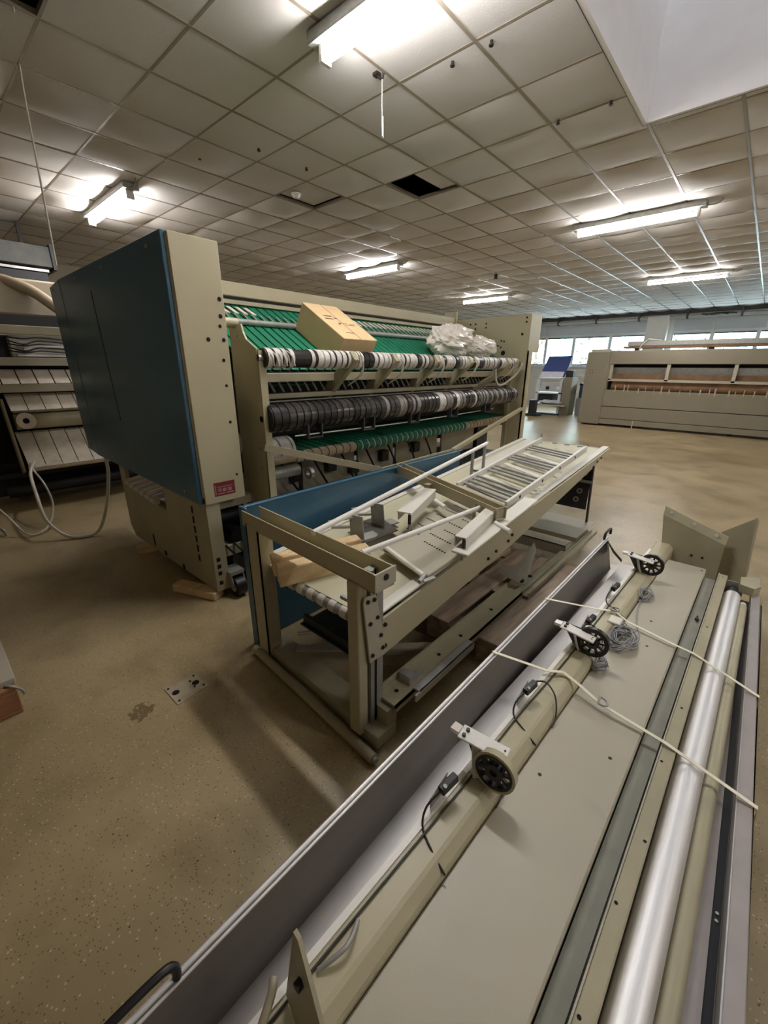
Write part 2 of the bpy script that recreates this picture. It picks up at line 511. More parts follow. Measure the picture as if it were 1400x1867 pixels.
# walls
struct('wall_left', MB().box(X0-0.2, X0, Y0, Y1, 0, ZP+0.1), M['wall'])
struct('wall_right', MB().box(X1, X1+0.2, Y0, Y1, 0, ZP+0.1), M['white_wall'])
struct('wall_front', MB().box(X0-0.2, X1+0.2, Y0-0.2, Y0, 0, ZP+0.1), M['wall'])
WZ0, WZ1 = 1.55, 2.70
groups = [(-7.9, -3.63), (-2.86, 0.95), (1.7, 4.3)]
wb = MB().box(X0-0.2, X1+0.2, Y1, Y1+0.25, 0, WZ0).box(X0-0.2, X1+0.2, Y1, Y1+0.25, WZ1, ZP+0.1)
px = X0-0.2
for a, b in groups:
    wb.box(px, a, Y1, Y1+0.25, WZ0, WZ1); px = b
wb.box(px, X1+0.2, Y1, Y1+0.25, WZ0, WZ1)
wall_b = struct('wall_back', wb, M['white_wall'])
part('pillar', MB().box(-3.62, -2.98, Y1-0.28, Y1, 0, 3.2), M['white_wall'], wall_b)
part('pillar', MB().box(0.98, 1.62, Y1-0.28, Y1, 0, 3.2), M['white_wall'], wall_b)
for xa, xb in ((-7.9, -7.24), (-7.22, -4.83), (-4.81, -3.64), (-2.84, -1.73), (-1.71, -0.42), (-0.36, 0.95)):
    part('cladding_panel', MB().box(xa, xb, Y1-0.03, Y1, 2.72, 3.10), M['grey_panel'], wall_b)
part('rail', MB().box(-7.95, -3.63, Y1-0.06, Y1, 1.38, 1.46), M['frame'], wall_b)
part('rail', MB().box(-7.95, -3.63, Y1-0.06, Y1, 1.10, 1.17), M['frame'], wall_b)
xs_all = [[-7.9, -7.22, -6.11, -4.79, -3.63], [-2.86, -1.72, -0.55, 0.95], [1.7, 3.0, 4.3]]
for k, xs in enumerate(xs_all):
    w = struct('window_%d' % (k+1), MB().box(xs[0], xs[-1], Y1+0.05, Y1+0.12, WZ0, WZ0+0.06).box(xs[0], xs[-1], Y1+0.05, Y1+0.12, WZ1-0.06, WZ1), M['frame'])
    part('window_sill', MB().box(xs[0]-0.03, xs[-1]+0.03, Y1-0.10, Y1+0.05, WZ0-0.03, WZ0), M['frame'], w)
    for x in xs:
        part('mullion', MB().box(x-0.055 if x > xs[0] else x, x+0.055 if x < xs[-1] else x, Y1+0.04, Y1+0.13, WZ0, WZ1), M['frame'], w)
    for a, b in zip(xs, xs[1:]):
        part('sash', MB().box(a+0.055, b-0.055, Y1+0.03, Y1+0.05, WZ1-0.10, WZ1-0.06).box(a+0.055, b-0.055, Y1+0.03, Y1+0.05, WZ0+0.06, WZ0+0.10), M['dark_metal'], w)
        part('pane', MB().box(a+0.05, b-0.05, Y1+0.08, Y1+0.086, WZ0+0.06, WZ1-0.06), M['pane'], w)
# dark gap strip and cable trunking along the window wall
struct('trim_1', MB().box(X0, X1, Y1-0.12, Y1, 3.26, 3.37), M['dark_metal'])
tr = thing('cable_tray', 'long grey cable tray on brackets under the ceiling of the window wall', 'cable tray', (-3, Y1-0.2, 3.1))
part('tray_rail', MB().box(-8.6, 4.4, Y1-0.22, Y1-0.06, 3.10, 3.125), M['galv'], tr)
part('tray_rail', MB().box(-8.6, 4.4, Y1-0.22, Y1-0.20, 3.125, 3.17), M['galv'], tr)
part('pipe', MB().cyl((-8.6, Y1-0.16, 3.20), (4.4, Y1-0.16, 3.20), 0.03, 10), M['galv'], tr)
for k in range(9):
    x = -8.2+k*1.42
    part('bracket', MB().box(x, x+0.06, Y1-0.23, Y1-0.01, 3.08, 3.36), M['dark_metal'], tr)
hb = thing('cable_bunch', 'dark bunch of cables on the tray above the right windows', 'cables', (-1.6, Y1-0.25, 3.15))
part('cable', MB().tube([(-2.1, Y1-0.25, 3.19), (-1.8, Y1-0.26, 3.16), (-1.5, Y1-0.25, 3.2), (-1.2, Y1-0.24, 3.17)], 0.02), M['black'], hb)
part('cable', MB().tube([(-2.0, Y1-0.25, 3.15), (-1.7, Y1-0.26, 3.2), (-1.4, Y1-0.25, 3.15)], 0.018), M['black'], hb)

# outdoors beyond the windows
struct('ground', MB().box(-60, 50, Y1+0.3, 90, -0.4, -0.3), M['grass'])
def tree(x, y, h, r, label):
    t = thing('tree', label, 'tree', (x, y, -0.3), 'trees outside the windows')
    part('trunk', MB().tube([(x, y, -0.3), (x+0.1, y, h*0.4), (x-0.05, y+0.1, h*0.8)], 0.16, 8), M['bark'], t)
    br = MB()
    for k in range(7):
        a = random.uniform(0, 2*PI); z = h*random.uniform(0.3, 0.6)
        br.tube([(x, y, z), (x+math.cos(a)*r*0.4, y+math.sin(a)*r*0.4, z+r*0.3), (x+math.cos(a)*r*0.8, y+math.sin(a)*r*0.8, z+r*0.75)], 0.05, 5)
    part('branches', br, M['bark'], t)
    f = MB()
    for k in range(1500):
        a = random.uniform(0, 2*PI); b = math.acos(random.uniform(-1, 1)); q = r*random.uniform(0.35, 1)**0.5
        c = V((x+q*math.sin(b)*math.cos(a), y+q*math.sin(b)*math.sin(a), h*0.68+q*0.8*math.cos(b)))
        u = V((random.gauss(0,1), random.gauss(0,1), random.gauss(0,1))).normalized(); w = u.orthogonal().normalized()
        s = random.uniform(0.10, 0.2)
        f.add([c-u*s, c+w*s*0.6, c+u*s, c-w*s*0.6], [(0,1,2,3)])
    part('foliage', f, M['leaf'], t, stuff=True)
for x, y, h, r, lb in ((-12.6, 30, 5.2, 2.6, 'leafy green tree outside the leftmost window panes'), (-8.2, 27, 4.8, 1.9, 'leafy green tree outside the middle window panes'), (-2.9, 29, 4.6, 2.0, 'loose green tree outside beside the pillar')):
    tree(x, y, h, r, lb)

# ------------------------------------------------------------------ ceiling lamps
def lamp(cx, cy, label):
    t = thing('fluorescent_lamp', label, 'lamp', (cx, cy, CEIL), 'ceiling tube lamps')
    L = 1.36
    part('housing', MB().box(cx-L/2-0.08, cx+L/2+0.08, cy-0.085, cy+0.085, CEIL-0.070, CEIL-0.008).box(cx-0.4, cx-0.36, cy-0.02, cy+0.02, CEIL-0.02, CEIL-0.002).box(cx+0.36, cx+0.4, cy-0.02, cy+0.02, CEIL-0.02, CEIL-0.002), M['galv'], t, bevel=0.006)
    m = MB(); n = 14; arc = [PI*(-0.46+0.92*k/n) for k in range(n+1)]
    P = [(cx-L/2, cy+0.040*math.sin(a), CEIL-0.108-0.040*math.cos(a)) for a in arc]; Q = [(cx+L/2, y_, z_) for _, y_, z_ in P]
    m.add(P+Q, [(i, i+1, n+2+i, n+1+i) for i in range(n)], True)
    part('tube', m, M['tube'], t)
    for s in (-1, 1):
        x = cx+s*(L/2+0.012)
        part('end_cap', MB().box(x-0.012, x+0.012, cy-0.038, cy+0.038, CEIL-0.150, CEIL-0.06), M['white_metal'], t)
    part('cable', MB().tube([(cx+L/2+0.05, cy, CEIL-0.05), (cx+L/2+0.16, cy, CEIL-0.06), (cx+L/2+0.22, cy, CEIL-0.03), (cx+L/2+0.22, cy, CEIL+0.0)], 0.008, 6), M['cable'], t)
    return t
lamp(-1.75, 2.19, 'bright tube lamp at the top edge beside the hanging pull cord')
lamp(-6.40, 2.19, 'tube lamp above the blue side panel at left')
lamp(-1.76, 6.83, 'tube lamp right of the missing ceiling tile, larger of the right pair')
lamp(-6.40, 6.80, 'tube lamp over the middle of the folding machine')
lamp(-1.76, 11.47, 'tube lamp in front of the pillar, above the long ironer')
lamp(-6.42, 11.46, 'tube lamp farthest back, just above the far end housing')
lamp(2.90, 2.19, 'tube lamp to the right of the skylight, out of the picture')
lamp(2.90, 6.83, 'tube lamp at far right beyond the picture edge')

t = thing('pull_cord', 'thin white cord hanging from a dark hook beside the top lamp', 'cord', (-2.41, 2.66, CEIL))
part('hook', MB().tube([(-2.45, 2.66, CEIL), (-2.43, 2.66, CEIL-0.03), (-2.40, 2.66, CEIL-0.045), (-2.39, 2.66, CEIL-0.02)], 0.009, 6).box(-2.47, -2.43, 2.64, 2.68, CEIL-0.018, CEIL), M['dark_bolt'], t)
part('cord', MB().tube([(-2.40, 2.66, CEIL-0.04), (-2.401, 2.661, CEIL-0.2), (-2.396, 2.66, CEIL-0.36)], 0.0035, 6).tube([(-2.392, 2.662, CEIL-0.25), (-2.388, 2.66, CEIL-0.37)], 0.0025, 6), M['cable_white'], t)
t = thing('smoke_detector', 'small round white smoke detector beside the slipped ceiling tile', 'detector', (-4.55, 3.57, CEIL))
part('base', MB().cyl((-4.55, 3.57, CEIL-0.015), (-4.55, 3.57, CEIL), 0.055, 18), M['white_metal'], t)
part('head', MB().cyl((-4.55, 3.57, CEIL-0.045), (-4.55, 3.57, CEIL-0.015), 0.032, 18, 0.048), M['white_metal'], t)
t = thing('sprinkler_head', 'small dark sensor hanging from the ceiling in front of the windows', 'sensor', (-4.85, 9.03, CEIL))
part('body', MB().cyl((-4.85, 9.03, CEIL-0.08), (-4.85, 9.03, CEIL), 0.035, 12), M['dark_bolt'], t)
part('plate', MB().cyl((-4.85, 9.03, CEIL-0.09), (-4.85, 9.03, CEIL-0.08), 0.05, 12), M['dark_bolt'], t)
for x, y, lb in ((-4.52, 2.42, 'dark screw hook in the ceiling left of two others'), (-3.95, 2.70, 'dark screw hook in the ceiling, middle of three'), (-3.93, 3.23, 'dark screw hook in the ceiling nearest the slipped tile'), (-1.722, 2.90, 'dark clip on the ceiling bar below the top edge'), (-2.0, 2.90, 'dark clip on the ceiling bar right of the pull cord'), (-1.73, 4.03, 'dark clip on the ceiling left of the skylight shaft'), (-1.34, 4.03, 'dark clip on the ceiling close to the skylight edge')):
    solo('ceiling_hook', MB().cyl((x, y, CEIL-0.02), (x, y, CEIL), 0.010, 8).cyl((x, y, CEIL-0.028), (x, y, CEIL-0.02), 0.015, 8), M['dark_bolt'], lb, 'hook', (x, y, CEIL))
# long wire from the ceiling down behind the blue panel
solo('hanging_wire', MB().tube([(-3.60, 0.93, CEIL), (-4.22, 1.05, CEIL-0.01), (-4.35, 1.06, 2.9), (-4.47, 1.065, 2.25)], 0.007, 6), M['cable_white'], 'long thin wire running from the ceiling down to the blue panel', 'wire', (-4.47, 1.07, 2.2))


# ------------------------------------------------------------------ folding machine (large, centre left)
NY = 1.05                      # near side plane
FX = -2.45                     # front plane
fm = thing('folding_machine', 'large beige laundry folding machine with blue side panel and green belts', 'machine', (-3.4, 3.3, 0))
p = MB().prism([(x, NY, z) for x, z in ((-2.455, 2.147), (-2.462, 0.68), (-4.417, 0.715), (-4.444, 2.147))], (0, 0.025, 0))
bp_ = part('blue_panel', p, M['blue'], fm, 'blue enamelled side panel', bevel=0.004)
p = MB().prism([(x, NY, z) for x, z in ((-4.458, 2.147), (-4.431, 0.715), (-4.715, 0.745), (-4.76, 1.15), (-4.775, 2.12))], (0, 0.025, 0))
part('blue_strip_panel', p, M['blue'], fm, 'narrow blue panel at the rear edge', bevel=0.003)
part('panel_joint', MB().prism([(-4.444, NY+0.02, 2.147), (-4.417, NY+0.02, 0.715), (-4.431, NY+0.02, 0.715), (-4.458, NY+0.02, 2.147)], (0, 0.004, 0)), M['void'], fm)
part('seam', MB().beam((-3.70, NY-0.001, 1.99), (-3.62, NY-0.001, 1.10), 0.006, 0.003, (0, 1, 0)), M['band_dark'], fm)
for x, z in ((-2.632, 2.096), (-3.387, 2.095), (-3.986, 2.098), (-4.70, 2.093), (-2.64, 0.734), (-4.012, 0.766), (-4.65, 0.777)):
    part('screw', MB().cyl((x, NY-0.006, z), (x, NY, z), 0.011, 10), M['bolt'], fm)
# housing behind the blue panel (front face is the beige panel)
hs = part('side_housing', MB().box(-4.74, FX, NY+0.025, 1.355, 0.715, 2.147), M['beige'], fm, bevel=0.006)
part('front_panel', MB().box(FX, FX+0.012, NY+0.03, 1.352, 0.675, 2.145), M['beige'], fm, bevel=0.003)
for y, z, r in ((1.325, 1.856, .012), (1.32, 1.767, .012), (1.31, 1.714, .010), (1.23, 1.64, .012), (1.324, 1.641, .011), (1.309, 1.529, .010), (1.308, 1.385, .009), (1.305, 1.169, .009), (1.308, 0.835, .008)):
    part('plugged_hole', MB().cyl((FX+0.008, y, z), (FX+0.0135, y, z), r, 10), M['void'], fm)
st = part('sticker', MB().box(FX+0.012, FX+0.0132, 1.145, 1.285, 0.718, 0.805), M['red'], fm, 'red sticker with faded unreadable print')
pr_ = MB()
for k, (y0, y1, z0, z1) in enumerate(((1.165, 1.27, .772, .778), (1.17, 1.19, .745, .765), (1.20, 1.225, .742, .764), (1.235, 1.262, .742, .764), (1.165, 1.215, .728, .735), (1.225, 1.275, .727, .736), (1.150, 1.156, .725, .79), (1.172, 1.20, .751, .755))):
    pr_.box(FX+0.0132, FX+0.0138, y0, y1, z0, z1)
part('print', pr_, M['pink'], st)
# base below the side housing
base = part('base_side', MB().prism([(x, NY+0.03, z) for x, z in ((-2.475, 0.68), (-2.475, 0.06), (-3.94, 0.05), (-4.02, 0.14), (-4.02, 0.72), (-3.90, 0.72), (-3.90, 0.555), (-3.24, 0.49), (-3.10, 0.49), (-3.10, 0.70))], (0, 0.03, 0)), M['beige_old'], fm)
part('base_front', MB().box(-2.475, -2.445, NY+0.03, NY+0.12, 0.06, 0.68), M['beige_old'], fm)
for k, z in enumerate((0.60, 0.53, 0.46, 0.39, 0.32, 0.25)):
    part('slot', MB().box(-2.665, -2.645, NY+0.027, NY+0.031, z-0.026, z+0.022), M['void'], fm)
for x, z, w, h in ((-3.486, .14, .022, .10), (-3.28, .085, .04, .035), (-2.956, .075, .03, .04)):
    part('slot', MB().box(x-w/2, x+w/2, NY+0.027, NY+0.031, z-h/2, z+h/2), M['void'], fm)
for k, z in enumerate((0.29, 0.24, 0.19, 0.12)):
    part('slot', MB().box(-2.446, -2.4435, NY+0.05, NY+0.075, z-0.015, z+0.012), M['void'], fm)
for k in range(6):             # white belts in the base opening
    x = -3.84+k*0.105
    part('base_belt', MB().beam((x, NY+0.03, 0.580-0.009*k), (x, NY+0.34, 0.625-0.009*k), 0.088, 0.010), M['white_belt'], fm)
    part('belt_nose', MB().cyl((x-0.044, NY+0.030, 0.560-0.009*k), (x+0.044, NY+0.030, 0.560-0.009*k), 0.024, 12), M['white_belt'], fm)
part('base_box', MB().box(-3.95, -2.52, NY+0.20, 5.35, 0.10, 0.40), M['dark_metal'], fm)
part('base_rail', MB().box(-2.60, -2.50, NY+0.12, 5.4, 0.26, 0.34), M['beige_old'], fm, bevel=0.004)
part('motor', MB().cyl((-2.72, 1.16, 0.47), (-2.72, 1.42, 0.47), 0.085, 18).cyl((-2.62, 1.30, 0.40), (-2.50, 1.30, 0.40), 0.05, 12), M['black'], fm)
part('inner_plate', MB().box(-2.95, -2.56, 1.20, 1.5, 0.585, 0.64), M['beige_old'], fm)
# castor at the front foot
cs = part('castor', MB().box(-2.52, -2.40, 1.16, 1.26, 0.16, 0.185).prism([(-2.51, 1.165, 0.165), (-2.41, 1.165, 0.165), (-2.38, 1.165, 0.075), (-2.43, 1.165, 0.055)], (0, 0.008, 0)).prism([(-2.51, 1.25, 0.165), (-2.41, 1.25, 0.165), (-2.38, 1.25, 0.075), (-2.43, 1.25, 0.055)], (0, 0.008, 0)), M['galv'], fm)
part('wheel', MB().cyl((-2.41, 1.178, 0.07), (-2.41, 1.242, 0.07), 0.068, 22), M['black'], cs)
part('hub', MB().cyl((-2.41, 1.172, 0.07), (-2.41, 1.248, 0.07), 0.032, 14), M['zinc'], cs)
part('levelling_foot', MB().cyl((-2.36, 1.36, 0.0), (-2.36, 1.36, 0.02), 0.05, 16).cyl((-2.36, 1.36, 0.02), (-2.36, 1.36, 0.26), 0.012, 10).cyl((-2.36, 1.36, 0.17), (-2.36, 1.36, 0.20), 0.03, 6), M['dark_metal'], fm)
hz_ = MB()
for k in range(5):
    y = 1.2+0.06*k
    hz_.tube([(-2.5, y, 0.35), (-2.46+0.02*k, y+0.05, 0.27), (-2.50, y+0.12, 0.23), (-2.55, y+0.16, 0.30)], 0.008, 6)
part('cable_loops', hz_, M['black'], fm)

# near upright plate with the stepped top
UY = 1.49
up_ = [(-2.66, 1.74), (-2.52, 1.745), (-2.505, 1.70), (-2.475, 1.655), (-2.42, 1.625), (-2.372, 1.60), (-2.350, 0.30), (-2.350, 0.05), (-2.68, 0.05)]
part('near_upright', MB().prism([(x, UY, z) for x, z in up_], (0, 0.012, 0)).box(-2.366, -2.350, UY, UY+0.05, 0.05, 1.59), M['beige'], fm)
part('cross_tube', MB().cyl((-2.60, 1.36, 1.755), (-2.60, UY+0.02, 1.755), 0.03, 14), M['beige'], fm)
for x, z in ((-2.58, 1.68), (-2.53, 1.00), (-2.42, 0.98), (-2.42, 0.85), (-2.39, 0.66)):
    part('screw', MB().cyl((x, UY-0.006, z), (x, UY, z), 0.011, 10), M['bolt'], fm)
part('white_drum', MB().cyl((-2.75, 1.38, 0.98), (-2.75, UY, 0.98), 0.10, 20), M['band_white'], fm)

# far end housing and upright
FY = 5.40
fh = [(-3.46, 2.115), (-2.38, 2.13), (-2.36, 2.13), (-2.36, 1.69), (-2.50, 1.69), (-2.53, 0.75), (-3.46, 0.75)]
part('far_housing', MB().prism([(x, FY, z) for x, z in fh], (0, 0.32, 0)), M['beige'], fm)
part('far_upright', MB().box(-2.56, -2.505, 5.30, 5.40, 0.0, 1.70).box(-2.505, -2.32, 5.325, 5.345, 0.0, 1.70).box(-2.335, -2.32, 5.325, 5.45, 0.0, 1.70), M['beige'], fm)
part('far_base', MB().box(-3.46, -2.98, FY, FY+0.3, 0.0, 0.75), M['dark_metal'], fm)
for x, z, r in ((-2.42, 2.09, .012), (-2.42, 2.04, .012), (-3.22, 2.05, .012), (-3.14, 2.05, .012), (-3.22, 1.99, .012), (-3.14, 1.99, .012), (-2.98, 2.05, .011), (-2.98, 2.0, .011), (-2.46, 1.90, .016), (-2.74, 1.83, .011), (-2.70, 1.82, .011), (-2.78, 1.77, .011), (-2.74, 1.75, .011), (-2.70, 1.68, .030), (-2.47, 1.67, .013), (-2.52, 1.67, .013), (-2.51, 1.2, .010)):
    part('bolt_hole', MB().cyl((x, FY-0.004, z), (x, FY, z), r, 10), M['void'], fm)
part('top_bracket', MB().box(-3.62, -3.42, FY-0.05, FY-0.03, 2.05, 2.22), M['beige'], fm)
# top beam at the back
part('top_beam', MB().box(-3.56, -3.44, 1.36, FY, 2.035, 2.145), M['beige'], fm, bevel=0.008)
part('back_sheet', MB().prism([(-3.50, 1.36, 2.03), (-3.47, 1.36, 2.03), (-3.47, 1.36, 0.5), (-3.50, 1.36, 0.5)], (0, FY-1.36, 0)), M['dark_metal'], fm)

# green upper belts
bx0, bz0, bx1, bz1 = -2.50, 1.475, -3.40, 1.975
B0, B1 = 1.53, 5.36
nb = 50
pb = (B1-B0)/nb
gap_sheet = MB().beam((bx0, (B0+B1)/2, bz0-0.02), (bx1, (B0+B1)/2, bz1-0.02), B1-B0, 0.008)
part('belt_gap_shade', gap_sheet, M['band_dark'], fm)  # dark sheet painted as the shaded interior seen between the belts
ang = math.atan2(bz1-bz0, bx0-bx1)
Lb = math.hypot(bx1-bx0, bz1-bz0)
gm = MB().box(-Lb/2, Lb/2, -pb*0.40, pb*0.40, -0.003, 0.003).mesh('green_belt', M['green'])
for k in range(nb):
    y = B0+pb*(k+0.5)
    inst('green_belt', gm, ((bx0+bx1)/2, y, (bz0+bz1)/2), fm, (0, ang, 0))
def slope(x): return bz0+(x-bx0)/(bx1-bx0)*(bz1-bz0)
part('cross_bar', MB().cyl((-3.05, B0-0.1, slope(-3.05)+0.03), (-3.05, B1+0.05, slope(-3.05)+0.03), 0.022, 12), M['galv'], fm)
part('cross_bar', MB().beam((-3.36, B0-0.1, slope(-3.36)+0.03), (-3.36, B1, slope(-3.36)+0.03), 0.03, 0.03), M['beige_old'], fm)
cl = MB().box(-0.055, 0.055, -0.022, 0.022, 0, 0.008).mesh('belt_clip', M['white_belt'])
for k in list(range(0, 7)) + list(range(18, nb)):
    inst('belt_clip', cl, (-3.27, B0+pb*(k+0.5), slope(-3.27)+0.006), fm, (0, ang, 0.25))
fg = MB()
for k in range(nb):
    y = B0+pb*(k+1)
    fg.beam((-3.08, y, slope(-3.08)+0.015), (-3.20, y+0.012, slope(-3.20)+0.018), 0.012, 0.008)
part('belt_fingers', fg, M['zinc'], fm, stuff=True)
part('end_cheek', MB().prism([(-2.95, B1+0.0, slope(-2.95)-0.05), (-3.4, B1, slope(-3.4)-0.05), (-3.4, B1, slope(-3.4)+0.06), (-3.15, B1, slope(-3.15)+0.09)], (0, 0.015, 0)), M['beige'], fm)

# rollers with tape wraps
def roller(name, x, z, r, y0, y1, core, pattern, w, label):
    ro = part(name, MB().cyl((x, y0, z), (x, y1, z), r, 24), core, fm, label)
    meshes = {}
    y = y0+0.01; k = 0
    while y+w < y1:
        kind = pattern(k, (y-y0)/(y1-y0))
        if kind:
            ww = w*random.choice((0.50, 0.66, 0.80, 0.88))
            key = (kind, round(ww, 4))
            if key not in meshes:
                meshes[key] = MB().cyl((0, 0, 0), (0, ww, 0), r+0.006, 18).mesh('roller_wrap', M[kind])
            inst('roller_wrap', meshes[key], (x, y, z), ro)
        y += w; k += 1
    part('shaft', MB().cyl((x, y0-0.03, z), (x, y0, z), 0.02, 12).cyl((x, y1, z), (x, y1+0.05, z), 0.02, 12), M['bolt'], ro)
    return ro
def pat1(k, t):
    if t < 0.02: return 'band_white'
    if 0.04 < t < 0.09 or 0.48 < t < 0.55 or 0.70 < t < 0.74: return 'band_white' if k % 3 == 0 else None
    return random.choice(('band_white', 'band_white', 'band_grey', 'band_white', 'band_dark'))
def pat2(k, t):
    if t < 0.24: return random.choice(('band_dark', 'band_film', 'band_dark', 'band_film'))
    return random.choice(('band_white', 'band_film', 'band_dark', 'band_grey', 'band_film', 'band_grey'))
M['band_film'] = mat('roller_dark_film', (72, 68, 66), 0.22, 0.3, 0.25, 30)
roller('roller', -2.36, 1.545, 0.056, 1.52, 5.10, M['band_dark'], pat1, 0.056, 'upper dark roller wound with white tape rings')
roller('roller', -2.38, 1.175, 0.088, 1.52, 5.10, M['band_dark'], pat2, 0.060, 'lower dark shiny roller wound with plastic film')
# tattered tape end at the near side of the upper roller
tt = MB()
for k in range(6):
    tt.tube([(-2.33, 1.53+0.03*k, 1.59), (-2.30, 1.55+0.03*k, 1.56), (-2.31+0.01*(k%2), 1.57+0.03*k, 1.50)], 0.006, 5)
part('loose_tape', tt, M['band_white'], fm)
# frame rails between the rollers
part('frame_rail', MB().beam((-2.52, 1.50, 1.425), (-2.52, 5.40, 1.425), 0.05, 0.06), M['beige_old'], fm, bevel=0.004)
part('frame_rail', MB().beam((-2.56, 1.50, 1.300), (-2.56, 5.40, 1.300), 0.07, 0.035), M['beige_old'], fm, bevel=0.004)
part('flat_strip', MB().beam((-2.62, 1.50, 1.262), (-2.62, 5.40, 1.262), 0.09, 0.010), M['zinc'], fm)
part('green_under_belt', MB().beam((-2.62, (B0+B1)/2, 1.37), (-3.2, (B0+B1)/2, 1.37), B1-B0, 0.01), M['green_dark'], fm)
cf = MB()
y = 1.56
while y < 5.3:
    cf.beam((-2.60, y, 1.40), (-2.565, y+0.02, 1.325), 0.014, 0.01)
    y += 0.076
part('guide_fingers', cf, M['zinc'], fm, stuff=True)
for y in (2.25, 2.72, 3.31, 3.90, 4.75):
    b = part('brace', MB().beam((-2.285, y, 1.575), (-2.62, y, 1.285), 0.05, 0.085, (0.65, 0, 0.75)), M['beige_old'], fm, bevel=0.005)
    ho = MB()
    for q in range(3):
        ho.tube([(-2.27, y+0.03, 1.60-0.02*q), (-2.25, y+0.05, 1.53), (-2.30, y+0.06+0.01*q, 1.44), (-2.42, y+0.05, 1.36)], 0.005, 5)
    part('hose_bunch', ho, M['cable_white'], b)
part('brace', MB().beam((-2.30, 5.02, 1.555), (-2.58, 4.45, 1.25), 0.03, 0.08, (0.5, 0.5, 0.7)), M['beige_old'], fm)
part('hose', MB().tube([(-2.35, 4.55, 1.50), (-2.36, 4.62, 1.34), (-2.40, 4.85, 1.30), (-2.35, 5.10, 1.42), (-2.33, 5.2, 1.55)], 0.012, 7), M['cable_white'], fm)
part('film_end', MB().tube([(-2.32, 1.7, 1.05), (-2.34, 3.0, 1.03), (-2.36, 4.6, 1.04)], 0.006, 6), M['zinc'], fm)
for y in (1.80, 2.35, 2.95, 3.6, 4.3):
    part('bearing_bracket', MB().box(-2.36, -2.30, y, y+0.012, 1.03, 1.12).box(-2.36, -2.30, y+0.12, y+0.132, 1.03, 1.12).box(-2.36, -2.30, y, y+0.132, 1.02, 1.03), M['dark_metal'], fm)

# lower belts
lx, lz = -2.52, 0.855
part('roller', MB().cyl((lx, 1.55, lz), (lx, 5.30, lz), 0.034, 16), M['tan_belt'], fm, 'lower nose roller')
part('belt_gap_shade', MB().beam((-2.52, 3.4, 0.868), (-3.02, 3.4, 0.885), 3.7, 0.006), M['band_dark'], fm)  # same painted shade below the gaps of the lower belts
LL = math.hypot(0.52, 0.035); la = math.atan2(0.035, 0.52)
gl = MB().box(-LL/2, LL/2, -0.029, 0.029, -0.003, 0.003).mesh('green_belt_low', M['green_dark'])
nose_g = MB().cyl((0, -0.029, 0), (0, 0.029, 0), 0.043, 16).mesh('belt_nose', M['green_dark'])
nose_t = MB().cyl((0, -0.031, 0), (0, 0.031, 0), 0.043, 16).mesh('belt_nose', M['tan_belt'])
rim = MB().cyl((0, -0.005, 0), (0, 0.005, 0), 0.0445, 16).mesh('belt_edge', M['band_white'])
y = 1.86
while y < 5.25:
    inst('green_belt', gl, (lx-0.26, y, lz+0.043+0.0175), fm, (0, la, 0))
    tan = y < 2.42 or y > 4.25
    o = inst('belt_nose', nose_t if tan else nose_g, (lx, y, lz), fm)
    if not tan: inst('belt_edge', rim, (lx, y+0.034, lz), o)
    y += 0.078
for k, (y0, y1) in enumerate(((1.52, 1.60), (1.61, 1.70), (1.71, 1.80), (1.81, 1.835))):
    part('drum', MB().cyl((-2.60, y0, 0.905), (-2.60, y1, 0.905), 0.105-0.001*k, 22), M['band_white'], fm)
part('motor_bracket', MB().box(-2.60, -2.50, 1.52, 1.58, 0.70, 0.80).cyl((-2.52, 1.60, 0.76), (-2.52, 1.85, 0.76), 0.045, 14), M['galv'], fm)
part('bearing', MB().ring((-2.46, 1.90, 0.73), (-2.46, 1.93, 0.73), 0.045, 0.025, 18), M['zinc'], fm)
# inner panels seen in the dark below the belts
for k, (y0, y1, z1) in enumerate(((1.6, 2.15, 0.70), (2.2, 2.85, 0.72), (2.9, 3.45, 0.74), (3.5, 4.3, 0.74), (4.4, 5.2, 0.72))):
    part('inner_panel', MB().box(-2.95, -2.93, y0, y1, 0.42, z1), M['beige_old'] if k % 2 else M['sheet'], fm)
for y, z in ((2.05, 0.6), (2.45, 0.62), (2.75, 0.55), (3.2, 0.6), (3.75, 0.62)):
    part('junction_box', MB().box(-2.93, -2.86, y, y+0.10, z-0.05, z+0.06), M['black'], fm)
lc = MB()
for k in range(7):
    y = 1.9+k*0.33
    lc.tube([(-2.85, y, 0.80), (-2.80, y+0.08, 0.60), (-2.84, y+0.2, 0.45), (-2.86, y+0.25, 0.40)], 0.010, 6)
part('cable_loops', lc, M['black'], fm)
# V shaped guard bars reaching forward
part('guard_bar', MB().beam((-2.34, 1.47, 1.00), (-2.0, 2.22, 0.775), 0.012, 0.045), M['beige'], fm)
part('guard_bar', MB().beam((-2.34, 5.40, 1.00), (-2.0, 3.20, 0.785), 0.035, 0.035), M['beige'], fm)
part('guard_bar', MB().beam((-2.0, 2.22, 0.775), (-2.0, 3.20, 0.785), 0.012, 0.03), M['beige'], fm)

# timber under the machine
for k, (P, Q, lb) in enumerate((((-2.80, 0.955, 0.03), (-2.46, 1.09, 0.03), 'short pale timber under the front corner of the folding machine'), ((-3.66, 0.985, 0.025), (-3.52, 1.42, 0.025), 'short timber under the rear part of the folding machine'))):
    solo('timber_block', MB().beam(P, Q, 0.09, 0.055), M['wood'], lb, 'timber', P, 'timbers under the folding machine', 0.004)

